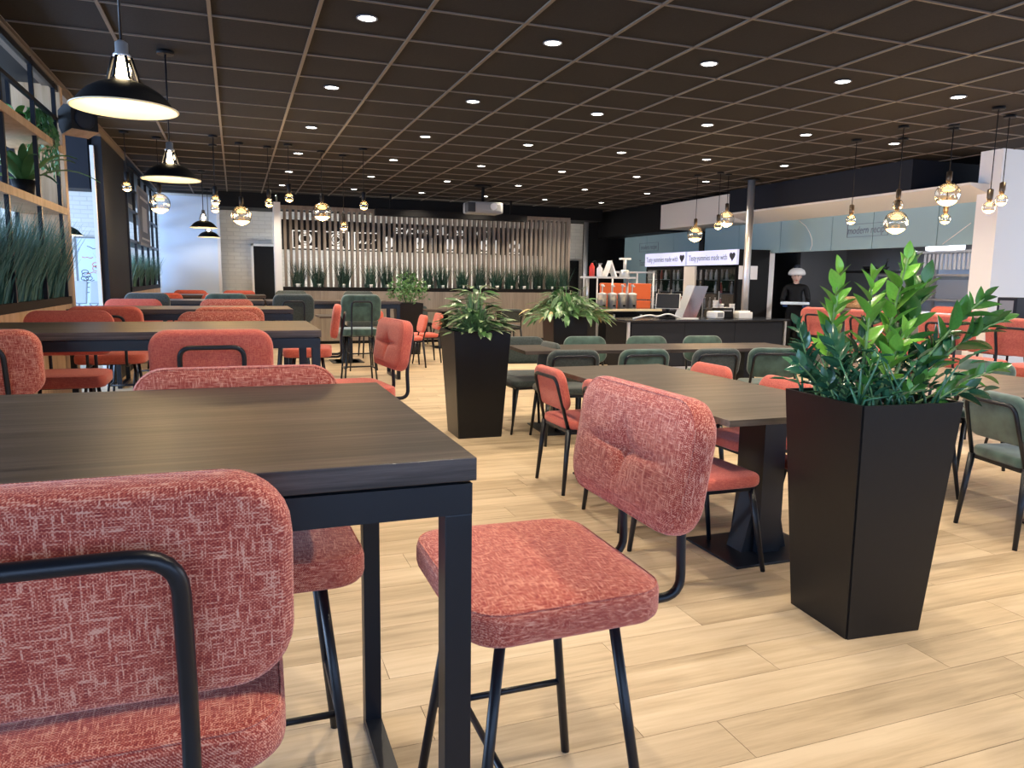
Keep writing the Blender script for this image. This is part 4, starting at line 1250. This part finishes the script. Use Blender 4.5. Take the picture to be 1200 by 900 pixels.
# strap-leaf plant, trailing plants on the near divider
def strap_plant(label, loc, n, L0, L1, seed, mat='fern', pot=0.085, lean=1.0):
    t = thing('shelf_plant', label, 'plant', loc)
    MB().lathe([(pot * .75, 0), (pot, 0.15), (pot - .008, 0.15), (pot - .012, 0.12)], 18).build('pot', M['black'], t)
    MB().lathe([(pot - .012, 0.118), (0.0005, 0.12)], 18).build('soil', M['soil'], t)
    r = random.Random(seed)
    for i in range(n):
        a = r.uniform(0, 2 * PI); L = r.uniform(L0, L1); el = r.uniform(0.5, 1.35)
        mb = MB(); bm = mb.bm; prev = None
        d = Vector((math.cos(a), math.sin(a), 0)); s_ = Vector((-math.sin(a), math.cos(a), 0))
        for k in range(8):
            u = k / 7
            p = Vector((0, 0, 0.12)) + d * (L * u * math.cos(el) * lean + 0.01) + Vector((0, 0, L * (u * math.sin(el) - 0.65 * u * u * lean * math.cos(el * .6))))
            w = 0.035 * math.sin(PI * (0.12 + 0.88 * u) ** 0.9) + 0.001
            q = (bm.verts.new(p - s_ * w), bm.verts.new(p + Vector((0, 0, -.008))), bm.verts.new(p + s_ * w))
            if prev:
                for c in (0, 1):
                    f = bm.faces.new((prev[c], prev[c + 1], q[c + 1], q[c])); f.smooth = True
            prev = q
        mb.build('leaf', M[mat], t)
    return t
strap_plant('strap-leaved green plant in a black pot on the near shelf', (-1.55, 7.02, 1.93), 22, 0.45, 0.75, 3)
strap_plant('small leafy plant on the upper near shelf', (-1.6, 7.15, 2.46), 12, 0.12, 0.22, 4, 'zz_mid', 0.06)
tr = thing('trailing_plant', 'trailing green plant hanging down from the upper near shelf', 'plant', (-1.5, 7.42, 2.46))
MB().lathe([(0.05, 0), (0.075, 0.12), (0.07, 0.12), (0.06, 0.10)], 16).build('pot', M['black'], tr)
r = random.Random(6); mb = MB()
for i in range(90):
    a = r.uniform(0, 2 * PI); ln = r.uniform(0.15, 0.62); p = Vector((0, 0, 0.12))
    for k in range(10):
        u = k / 9
        q = Vector((0.13 * math.cos(a) * min(1, u * 2.2) + r.uniform(-.01, .01), 0.13 * math.sin(a) * min(1, u * 2.2) + r.uniform(-.01, .01), 0.14 + 0.10 * math.sin(min(1, u * 2.5) * PI) - ln * max(0, u - 0.25)))
        s_ = Vector((r.uniform(-1, 1), r.uniform(-1, 1), r.uniform(-1, 1))).normalized() * 0.018
        mb.poly([p, q + s_, q, q - s_])
        p = q
tag(mb.build('foliage', M['fern'], tr), kind='stuff')
# speaker under the ceiling
sp = thing('wall_speaker', 'black curved speaker angled on the wooden post under the ceiling', 'speaker', (-1.22, 7.55, 2.66), math.radians(35))
MB().prism([(-0.10, -0.09), (0.08, -0.12), (0.13, -0.05), (0.13, 0.08), (0.02, 0.12), (-0.10, 0.10)], 0, -0.11, 0.11).build('cabinet', M['black'], sp)
MB().lathe([(0.085, 0), (0.08, 0.012), (0.05, 0.004), (0.02, 0.012), (0.0005, 0.014)], 24, (0, -0.10, 0.0), None, Matrix.Rotation(PI / 2, 4, 'X')).build('cone', M['navy'], sp)
MB().prism([(-.106, -.096), (.082, -.128), (.142, -.05), (.131, -.05), (.08, -.121), (-.10, -.091)], 0, -.112, .112).build('trim_strip', M['oak'], sp)
MB().box((-0.02, 0.05, -0.02), (0.02, 0.28, 0.02)).build('bracket', M['steel'], sp)

# annex seen through the gaps: whiteboard, lounge seats
wb = thing('whiteboard', 'tall whiteboard with coloured doodles on the white brick wall', 'whiteboard', (-2.55, 17.22, 0))
MB().box((-0.42, -0.02, 0.55), (0.42, 0.06, 2.06)).build('board', M['screenwall'], wb)
MB().box((-0.45, -0.03, 0.52), (-0.42, 0.06, 2.09)).box((0.42, -0.03, 0.52), (0.45, 0.06, 2.09)).box((-.42, -.03, 2.06), (.42, .06, 2.09)).box((-.42, -.03, .52), (.42, .06, .55)).build('frame', M['grey'], wb)
r = random.Random(9)
for i in range(34):
    mb = MB(); cx, cz = r.uniform(-.35, .35), r.uniform(0.7, 1.95)
    if i % 2:
        q = r.uniform(.03, .08)
        mb.tube([(cx + q * math.cos(2 * PI * j / 10), -0.022, cz + q * .7 * math.sin(2 * PI * j / 10)) for j in range(10)], 0.006, 4, None, True)
    else:
        mb.tube([(cx + j * .05, -0.022, cz + r.uniform(-.025, .025)) for j in range(5)], 0.006, 4)
    mb.build('marker_drawing', M['orange' if i % 5 == 0 else 'ink'], wb)
for lb, x in (('pale grey lounge seat by the whiteboard, nearer the wooden post', -2.72), ('pale grey lounge seat by the whiteboard, nearer the navy column', -2.32)):
    t = thing('lounge_seat', lb, 'chair', (x, 15.2, 0))
    MB().box((-.18, -.2, 0.70), (.18, .22, .78), bev=.02).build('seat', M['lounge'], t)
    MB().box((-.18, -.03, -.22), (.18, .03, .22), rot=Matrix.Rotation(math.radians(-25), 3, 'X'), bev=.02).build('backrest', M['lounge'], t).location = (0, .26, 1.02)
    MB().tube([(0, 0, 0.02), (0, 0, .70)], .03, 10).lathe([(.2, 0), (.2, .02)], 20).build('pedestal', M['chrome'], t)

# ================================================================== COUNTER AND EQUIPMENT
CT = 0.80
ct = thing('serving_counter', 'black serving counter with steel edge strips', 'counter', (0, 0, 0))
MB().box((5.32, 9.55, 0.10), (8.10, 10.25, CT - 0.03)).box((5.34, 9.62, 0), (8.08, 10.2, .10)).build('cabinet', M['black'], ct)
n = 3
for i in range(n):
    a, b = 5.36 + 2.70 * i / n, 5.36 + 2.70 * (i + 1) / n
    MB().box((a + .003, 9.535, 0.12), (b - .003, 9.55, CT - 0.04)).build('panel', M['navy'], ct)
MB().box((5.25, 9.50, CT - 0.03), (8.16, 10.3, CT), bev=.004).build('worktop', M['screen'], ct)
for x in (5.30, 8.09):
    MB().box((x, 9.525, 0.0), (x + 0.035, 9.56, CT - .03)).build('edge_strip', M['chrome'], ct)
MB().box((5.36, 9.545, 0.0), (8.09, 9.61, 0.10)).build('plinth', M['steelgrey'], ct)
c2 = thing('drinks_counter', 'black drinks counter holding the pump canisters, with pale rail', 'counter', (0, 0, 0))
MB().box((5.45, 10.85, 0.0), (7.2, 11.75, CT + 0.05)).build('cabinet', M['black'], c2)
for x in (5.45, 5.75, 6.25): MB().box((x, 10.83, 0), (x + .03, 10.86, CT + .02)).build('edge_strip', M['chrome'], c2)
MB().box((5.40, 10.80, CT + 0.05), (7.25, 11.8, CT + 0.09), bev=.003).build('worktop', M['screen'], c2)
MB().box((5.40, 10.74, CT + .075), (6.6, 10.80, CT + .11)).build('tray_rail', M['enamel'], c2)
z2 = CT + 0.09
GCn = 'steel pump canisters on the drinks counter'
can_a = None
for i in range(4):
    x = 5.62 + i * 0.185
    t = thing('pump_canister', 'stainless pump canister on the drinks counter, ' + ('closest to the thin steel pole', 'second from the thin steel pole', 'second from the till', 'closest to the till')[i], 'canister', (x, 11.0, z2), 0, GCn)
    MB().lathe([(0.075, 0), (0.075, 0.24), (0.078, 0.245), (0.078, 0.265), (0.02, 0.28)], 20).build('body', M['chrome'], t)
    MB().tube([(0, 0, 0.275), (0, 0, 0.38), (0, -0.07, 0.385)], 0.012, 8).lathe([(.02, .38), (.025, .40), (.02, .415)], 12).build('pump', M['chrome'], t)
    MB().box((-0.02, -0.079, 0.05), (0.025, -0.073, 0.08)).build('tag', M['black'], t)
sh = thing('counter_shelf', 'steel overshelf on posts above the drinks counter', 'shelf', (0, 0, 0))
MB().box((5.5, 11.2, 1.40), (6.35, 11.6, 1.43)).build('shelf_board', M['ltgrey'], sh)
for x in (5.55, 6.3): MB().tube([(x, 11.4, z2), (x, 11.4, 1.40)], 0.022, 10).build('post', M['chrome'], sh)
t = thing('fire_extinguisher', 'small red cylinder with black hose on the overshelf', 'fire extinguisher', (5.62, 11.4, 1.43))
MB().lathe([(.045, 0), (.045, .16), (.02, .2), (.015, .22)], 16).build('body', M['redpaint'], t)
MB().tube(fold([(0, 0, .22), (0.05, 0, .27), (0.09, 0, .2), (.07, 0, .05)], .03), .01, 8).build('hose', M['black'], t)
t = thing('bottle', 'white pump bottle on the overshelf beside the red cylinder', 'bottle', (5.74, 11.35, 1.43))
MB().lathe([(.05, 0), (.05, .13), (.02, .17), (.02, .2)], 16).build('body', M['white'], t); MB().box((-.02, -.05, .2), (.02, .02, .22)).build('pump', M['grey'], t)
t = thing('menu_stand', 'white folded menu stand on the overshelf', 'sign', (5.95, 11.4, 1.43))
MB().prism([(-.11, 0), (0, .27), (.11, 0), (.08, 0), (0, .22), (-.08, 0)], 1, -.08, .08).build('board', M['white'], t)
t = thing('press', 'chrome hand press with flat top on the overshelf', 'press', (6.24, 11.4, 1.43))
MB().lathe([(.09, 0), (.09, .09), (.06, .12)], 18).build('base', M['steelgrey'], t)
MB().tube([(0, 0, .12), (0, 0, .29)], .028, 10).build('column', M['chrome'], t); MB().box((-.1, -.03, .29), (.1, .03, .32)).build('handle', M['white'], t)
t = thing('crate_trolley', 'steel trolley frame with orange crates behind the drinks counter', 'trolley', (6.75, 12.3, 0))
for x in (-.42, .42):
    for y in (-.3, .3): MB().tube([(x, y, 0.0), (x, y, 1.52)], .016, 8).build('post', M['chrome'], t)
MB().tube([(-.42, -.3, 1.52), (.42, -.3, 1.52), (.42, .3, 1.52), (-.42, .3, 1.52)], .014, 8, None, True).build('rail', M['chrome'], t)
MB().box((-.42, -.3, .08), (.42, .3, .1)).build('deck', M['steelgrey'], t)
for i in range(4):
    for k, x in enumerate((-.2, .21)):
        c = thing('crate', 'orange crate on the trolley, ' + ('bottom', 'second from the bottom', 'third from the bottom', 'topmost')[i] + ', stack ' + ('nearer the slatted screen', 'nearer the fridges')[k], 'crate', (6.75 + x, 12.3, 0.10 + i * .31), 0, 'orange crates on the trolley')
        MB().box((-.19, -.26, 0), (.19, .26, .29), bev=.012).build('body', M['orange'], c)
        MB().box((-.195, -.265, .25), (.195, .265, .275)).build('rim', M['orange'], c)
# point of sale, steel hood, terminal, cups
t = thing('till_screen', 'dark till touchscreen tilted on its stand on the counter', 'screen', (6.15, 9.85, CT), math.radians(-35))
MB().box((-.17, -.012, -.13), (.17, .012, .13), rot=Matrix.Rotation(math.radians(-38), 3, 'X'), bev=.006).build('display', M['screen'], t).location = (0, 0, .27)
MB().box((-.18, .012, -.14), (.18, .03, .14), rot=Matrix.Rotation(math.radians(-38), 3, 'X'), bev=.006).build('back_shell', M['white'], t).location = (0, 0, .265)
MB().tube([(0, .05, .02), (0, .05, .25)], .03, 10).box((-.12, -.06, 0), (.12, .14, .025)).build('stand', M['black'], t)
t = thing('steel_hood', 'polished steel guard leaning on the counter beside the till', 'guard', (6.55, 9.9, CT), math.radians(-8))
MB().prism([(-.16, .015), (.08, .015), (.26, .50), (.02, .50)], 1, -.12, .12).build('body', M['mirror'], t)
MB().box((-.26, -.16, 0), (.10, .16, .015)).build('base', M['white'], t)
MB().prism([(-.17, .02), (-.155, .02), (.035, .51), (.02, .51)], 1, -.13, .13).build('front_flange', M['ltgrey'], t)
t = thing('card_terminal', 'white card terminal with grey screen on the counter', 'card terminal', (6.98, 9.8, CT), math.radians(20))
MB().box((-.12, -.09, 0), (.12, .09, .12), bev=.03).build('body', M['white'], t); MB().box((-.07, -.095, .03), (.07, -.088, .095)).build('display', M['grey'], t)
t = thing('printer', 'small black receipt printer on the counter behind the terminal', 'printer', (7.22, 9.95, CT))
MB().box((-.12, -.12, 0), (.12, .12, .16), bev=.015).build('body', M['black'], t); MB().box((-.08, -.125, .11), (.08, -.115, .13)).build('slot', M['grey'], t)
t = thing('napkin_box', 'low white open box on the counter by the steel pole', 'box', (7.52, 9.85, CT))
MB().box((-.13, -.09, 0), (.13, .09, .10), bev=.01).build('body', M['white'], t); MB().box((-.1, -.06, .10), (.1, .06, .12)).build('napkins', M['paper'], t)
t = thing('cable_bundle', 'white cable trailing over the counter by the till', 'cable', (0, 0, 0))
MB().tube(fold([(5.5, 9.75, CT + .01), (5.75, 9.7, CT + .07), (5.95, 9.8, CT + .03), (6.1, 9.75, CT + .09), (6.3, 9.72, CT + .012)], .1), .012, 8).build('cable', M['white'], t)
cup_me = MB().lathe([(.033, 0), (.045, .10), (.047, .105), (.042, .105)], 16).mesh('cup', M['paper'])
rim_me = MB().lathe([(.045, .100), (.048, .104), (.045, .108)], 16).mesh('rim', M['white'])
r = random.Random(2)
for i, (x, y, k) in enumerate(((7.22, 10.15, 4), (7.33, 10.15, 3), (7.43, 10.15, 2), (7.54, 10.15, 3))):
    for j in range(k):
        t = thing('paper_cup', 'white paper cup in the stacks behind the receipt printer', 'cup', (x, y, CT + j * .055), 0, 'stacked paper cups on the counter')
        add_mesh('cup', cup_me, t); add_mesh('rim', rim_me, t)

t = thing('table_display', 'dark blue upright box standing on the high table at the frame edge', 'box', (7.12, 5.16, 1.05))
MB().box((-.10, -.10, 0), (.10, .10, .20), bev=.008).build('body', M['navy'], t); MB().box((-.104, -.07, .03), (-.10, .07, .17)).build('face', M['grey'], t)
# poles
for lb, x, y, z, rad in (('thick brushed steel pole rising from the counter to the ceiling', 7.98, 10.4, 0.0, 0.058), ('thin steel pole beside the end of the slatted screen', 8.05, 16.7, 0.0, 0.055)):
    t = thing('steel_pole', lb, 'pole', (x, y, 0))
    MB().tube([(0, 0, 0.002), (0, 0, CEIL - 0.006)], rad, 20).build('shaft', M['chrome'], t)
    MB().lathe([(rad * 2.2, CEIL - 0.02), (rad * 2.2, CEIL - .005)], 20).build('flange', M['black'], t)

# fridges with backlit headers
def fridge(label, ya, yb, group='drinks fridges with lit headers'):
    t = thing('drinks_fridge', label, 'fridge', (0, 0, 0), 0, group)
    x0, x1 = 8.37, 9.08
    MB().box((x0 + .05, ya, 0.02), (x1, ya + .04, 1.95)).box((x0 + .05, yb - .04, .02), (x1, yb, 1.95)).box((x1 - .04, ya + .04, .02), (x1, yb - .04, 1.95)).box((x0 + .05, ya + .04, .02), (x1, yb - .04, .16)).box((x0 + .05, ya + .04, 1.66), (x1, yb - .04, 1.95)).build('cabinet', M['black'], t)
    h = MB().box((x0, ya + .01, 1.68), (x0 + .05, yb - .01, 1.95)).build('header', M['header'], t)
    c = (ya + yb) / 2
    text('lettering', 'Tasty yummies made with', 0.15, M['greyink'], h, (x0 - .003, c + 0.10, 1.815), FX, .001, sx=.78)
    mb = MB()
    hy, hz = c - 0.66, 1.83
    pts = []
    for i in range(24):
        a = 2 * PI * i / 24
        pts.append((hy - .0052 * 16 * math.sin(a) ** 3, hz + .0055 * (13 * math.cos(a) - 5 * math.cos(2 * a) - 2 * math.cos(3 * a) - math.cos(4 * a))))
    mb.prism(pts, 0, x0 - .004, x0)
    mb.build('heart', M['ink'], h)
    nd = 3
    for i in range(nd):
        a, b = ya + .04 + (yb - ya - .08) * i / nd, ya + .04 + (yb - ya - .08) * (i + 1) / nd
        d = MB().box((x0 + .02, a, .16), (x0 + .05, a + .03, 1.64)).box((x0 + .02, b - .03, .16), (x0 + .05, b, 1.64)).box((x0 + .02, a + .03, 1.60), (x0 + .05, b - .03, 1.64)).box((x0 + .02, a + .03, .16), (x0 + .05, b - .03, .20)).build('door', M['black'], t)
        MB().box((x0 + .03, a + .03, .20), (x0 + .035, b - .03, 1.60)).build('pane', M['glass'], d)
        MB().box((x0 + .005, b - .06, .7), (x0 + .02, b - .045, 1.2)).build('handle', M['chrome'], d)
    for z in (.5, .85, 1.15, 1.40):
        MB().box((x0 + .08, ya + .05, z), (x1 - .05, yb - .05, z + .012)).build('shelf_board', M['steelgrey'], t)
    return t
fridge('drinks fridge with lit header, nearer the steel pole, papers on its side', 11.2, 12.79)
fridge('drinks fridge with lit header, farther from the steel pole', 12.83, 14.40)
bt = [MB().lathe([(.03, 0), (.03, .12), (.012, .17), (.012, .2)], 10).mesh('bottle_body', M[k]) for k in ('ltgrey', 'grey', 'redpaint', 'white')]
cap_me = MB().lathe([(.014, .2), (.014, .215)], 10).mesh('bottle_cap', M['white'])
r = random.Random(12)
for ya, yb in ((11.2, 12.79), (12.83, 14.40)):
    for z in (.862, 1.162, 1.412):
        for i in range(9):
            if r.random() < .25: continue
            t = thing('bottle', 'small drink bottle standing inside a glass-door fridge', 'bottle', (8.52, ya + .14 + i * (yb - ya - .28) / 8, z), 0, 'bottles in the drinks fridges')
            add_mesh('body', r.choice(bt), t); add_mesh('cap', cap_me, t)
tag(MB().box((8.42, 11.19, 1.42), (8.82, 11.198, 1.66)).build('notice', M['paper']), 'white paper notices taped to the black fridge side', 'notice')
tag(MB().box((8.32, 12.42, 1.02), (8.365, 12.79, 1.66)).build('cardboard_panel', M['warmwhite']), 'pale beige panel standing against the fridge doors', 'panel')

# kitchen
kc = thing('kitchen_counter', 'dark kitchen counter behind the opening, bread on top', 'counter', (0, 0, 0))
MB().box((9.45, 7.3, 0), (10.1, 10.3, 0.92)).build('cabinet', M['grey'], kc)
MB().box((9.40, 7.25, .92), (10.15, 10.35, .96)).build('worktop', M['steelgrey'], kc)
loaf_me = MB().pad(.11, .26, .09, .05, .04, .02).mesh('loaf', M['bread'])
for i, (x, y, z, a) in enumerate(((9.58, 9.95, .96, .2), (9.6, 9.80, .96, -.2), (9.58, 9.64, .96, .1), (9.6, 9.50, .96, -.1), (9.58, 9.72, 1.05, .4), (9.6, 9.86, 1.05, -.3))):
    t = tag(add_mesh('bread_roll', loaf_me, None, (x, y, z + .045), (0, 0, a)), 'crusty bread roll in the pile on the kitchen counter', 'bread', 'bread rolls on the kitchen counter')
rk = thing('kitchen_rack', 'stainless rack with shelves and hanging tools in the kitchen', 'rack', (0, 0, 0))
for y in (8.05, 9.1, 9.85):
    for x in (10.2, 10.7): MB().box((x, y, 0), (x + .05, y + .05, 1.62 if y > 9.5 else 1.9)).build('post', M['steelgrey'], rk)
for z in (.55, 1.12, 1.50): MB().box((10.2, 8.0, z), (10.75, 9.9, z + .03)).build('shelf_board', M['steelgrey'], rk)
MB().box((10.72, 8.0, .58), (10.75, 9.9, 1.45)).build('back_panel', M['ltgrey'], rk)
MB().box((10.2, 7.6, 1.86), (10.75, 9.1, 1.89)).build('tool_rail', M['white'], rk)
for i in range(14):
    y = 7.95 + i * .075
    u = tag(MB().box((10.24, y, 1.60), (10.26, y + .035, 1.84)).tube([(10.25, y + .017, 1.84), (10.25, y + .017, 1.858)], .006, 6).build('ladle', M['white']), 'pale kitchen utensil hanging from the tool rail', 'utensil', 'utensils on the kitchen tool rail')
MB().box((10.74, 7.6, 1.52), (10.78, 9.1, 1.86)).build('splash_panel', M['screenwall'], rk)
t = thing('wall_shelf', 'dark kitchen shelf with a pan, above the bread', 'shelf', (0, 0, 0))
MB().box((10.3, 9.7, 1.56), (10.9, 10.75, 1.60)).build('shelf_board', M['black'], t)
t = thing('pan', 'black pan with raised handle on the dark kitchen shelf', 'pan', (10.5, 10.15, 1.60))
MB().lathe([(.17, 0), (.22, .07), (.21, .07), (.165, .012)], 20).build('bowl', M['black'], t); MB().tube([(0, -.2, .06), (0, -.25, .2)], .015, 8).build('handle', M['black'], t)
t = thing('oven_control', 'grey control box high on the kitchen wall', 'control box', (10.6, 8.9, 2.0))
MB().box((-.1, -.28, -.1), (.1, .28, .12), bev=.01).build('body', M['ltgrey'], t); MB().box((-.105, -.2, -.02), (-.1, .1, .06)).build('display', M['black'], t)
kl = bpy.data.lights.new('kitchen_tube_beam', 'AREA'); kl.energy = 60; kl.size = 1.2; kl.size_y = .1; kl.shape = 'RECTANGLE'; kl.color = (.9, .95, 1)
t = thing('kitchen_lamp', 'white tube lamp under the kitchen canopy above the rack', 'lamp', (10.3, 8.6, 2.36))
MB().box((-.06, -.65, 0), (.06, .65, .05), bev=.01).build('housing', M['white'], t)
MB().tube([(0, -.6, -.015), (0, .6, -.015)], .014, 10).build('tube', M['spot'], t)
lo = bpy.data.objects.new('kitchen_tube_beam', kl); COL.objects.link(lo); lo.parent = t; lo.location = (0, 0, -.04); lo.rotation_euler = (0, 0, PI / 2)

# ---------------- kitchen worker
pr = thing('person', 'kitchen worker in black clothes and white cap behind the opening', 'person', (9.52, 10.98, 0), math.radians(-41))
# local frame: faces -y
def skin(name, verts, edges, radii, mat, parent, lv=2):
    me = bpy.data.meshes.new(name); me.from_pydata(verts, edges, []); me.update()
    o = bpy.data.objects.new(name, me); COL.objects.link(o); o.parent = parent
    me.materials.append(mat)
    md = o.modifiers.new('skin', 'SKIN')
    if not me.skin_vertices: 
        bpy.context.view_layer.objects.active = o
    for v, rd in zip(me.skin_vertices[0].data, radii): v.radius = (rd[0], rd[1]) if isinstance(rd, tuple) else (rd, rd)
    me.skin_vertices[0].data[0].use_root = True
    md.use_smooth_shade = True
    ss = o.modifiers.new('sub', 'SUBSURF'); ss.levels = lv; ss.render_levels = lv
    return o
V = [(0, 0, .88), (0, 0, 1.02), (0, -.005, 1.18), (0, 0, 1.30), (0, 0, 1.37),
     (.09, 0, .80), (.10, -.01, .46), (.10, .02, .09), (.10, -.09, .03),
     (-.09, 0, .80), (-.10, -.01, .46), (-.10, .02, .09), (-.10, -.09, .03),
     (.17, 0, 1.29), (.22, -.03, 1.06), (.17, -.24, .98),
     (-.17, 0, 1.29), (-.22, -.03, 1.06), (-.17, -.24, .98)]
E_ = [(0, 1), (1, 2), (2, 3), (3, 4), (0, 5), (5, 6), (6, 7), (7, 8), (0, 9), (9, 10), (10, 11), (11, 12), (3, 13), (13, 14), (14, 15), (3, 16), (16, 17), (17, 18)]
Rr = [(.15, .11), (.14, .10), (.155, .11), (.11, .09), (.055, .055), (.085, .085), (.06, .06), (.04, .045), (.035, .03), (.085, .085), (.06, .06), (.04, .045), (.035, .03), (.065, .065), (.048, .048), (.036, .036), (.065, .065), (.048, .048), (.036, .036)]
skin('body', V, E_, Rr, M['black'], pr)
# head as one shaped surface
mb = MB(); bm = mb.bm
nU, nV = 28, 20
grid = []
for j in range(nV + 1):
    th = PI * j / nV
    ringv = []
    for i in range(nU):
        ph = 2 * PI * i / nU
        x = .074 * math.sin(th) * math.cos(ph); y = .092 * math.sin(th) * math.sin(ph); z = .115 * math.cos(th)
        if z < 0: x *= 1 - .30 * (-z / .115) ** 1.5; y *= 1 - .12 * (-z / .115)
        f = max(0, -y / .092)
        nose = math.exp(-((x / .014) ** 2)) * math.exp(-(((z + .018) / .026) ** 2)) * f
        eye = sum(math.exp(-(((x - s_ * .030) / .015) ** 2) - ((z - .010) / .012) ** 2) for s_ in (1, -1)) * f
        lip = math.exp(-((x / .024) ** 2)) * math.exp(-(((z + .058) / .010) ** 2)) * f
        y -= .024 * nose + .006 * lip; y += .009 * eye
        ringv.append(bm.verts.new((x, y, z + 1.475)))
    grid.append(ringv)
for A, B in zip(grid, grid[1:]):
    for i in range(nU):
        f = bm.faces.new((A[i], A[(i + 1) % nU], B[(i + 1) % nU], B[i])); f.smooth = True
bmesh.ops.remove_doubles(bm, verts=bm.verts, dist=1e-5)
mb.tube([(0, .005, 1.40), (0, .005, 1.33)], .048, 14)
hd = mb.build('head', M['skin'], pr)
for s_ in (1, -1):
    MB().lathe([(.0005, -.008), (.009, 0), (.0005, .008)], 10, (s_ * .030, -.080, 1.486)).build('eye', M['ink'], hd)
    MB().lathe([(.0005, -.026), (.012, -.01), (.016, .012), (.0005, .026)], 10, (s_ * .076, .005, 1.475)).build('ear', M['skin'], hd)
    MB().box((s_ * .030 - .014, -.090, 1.503), (s_ * .030 + .014, -.078, 1.508)).build('eyebrow', M['ink'], hd)
MB().box((-.022, -.096, 1.414), (.022, -.086, 1.420), bev=.002).build('mouth', M['redpaint'], hd)
MB().lathe([(.080, 1.50), (.145, 1.515), (.15, 1.545), (.125, 1.60), (.07, 1.635), (.0005, 1.645)], 24, (0, .025, 0)).build('cap', M['white'], pr)
MB().lathe([(.0005, 1.63), (.05, 1.64), (.055, 1.67), (.03, 1.695), (.0005, 1.70)], 18, (0, .04, 0)).build('hair_bun', M['ink'], pr)
for s_ in (1, -1):
    vs = [(s_ * .17, -.25, .978), (s_ * .165, -.30, .975)]; es = [(0, 1)]; rd = [.03, .036]
    for k, (dx, ln) in enumerate(((-.028, .065), (-.009, .075), (.010, .072), (.028, .058))):
        b = len(vs); vs += [(s_ * .165 + dx, -.335, .972), (s_ * .165 + dx, -.335 - ln * .5, .965), (s_ * .165 + dx * 1.1, -.335 - ln * .8, .945)]
        es += [(1, b), (b, b + 1), (b + 1, b + 2)]; rd += [.010, .009, .008]
    b = len(vs); vs += [(s_ * .165 - s_ * .035, -.285, .985), (s_ * .165 - s_ * .05, -.32, .995)]; es += [(0, b), (b, b + 1)]; rd += [.011, .009]
    skin('hand', vs, es, rd, M['blueglove'], pr, 1)
tag(MB().box((-.24, -.16, 0), (.24, .16, .045), bev=.012).build('serving_tray', M['screenwall']), 'pale blue-white tray held by the kitchen worker', 'tray')
ty = bpy.data.objects['serving_tray']
ty.location = (9.52 - .36 * math.sin(math.radians(41)), 10.98 - .36 * math.cos(math.radians(41)), .99); ty.rotation_euler = (0, 0, math.radians(-41))
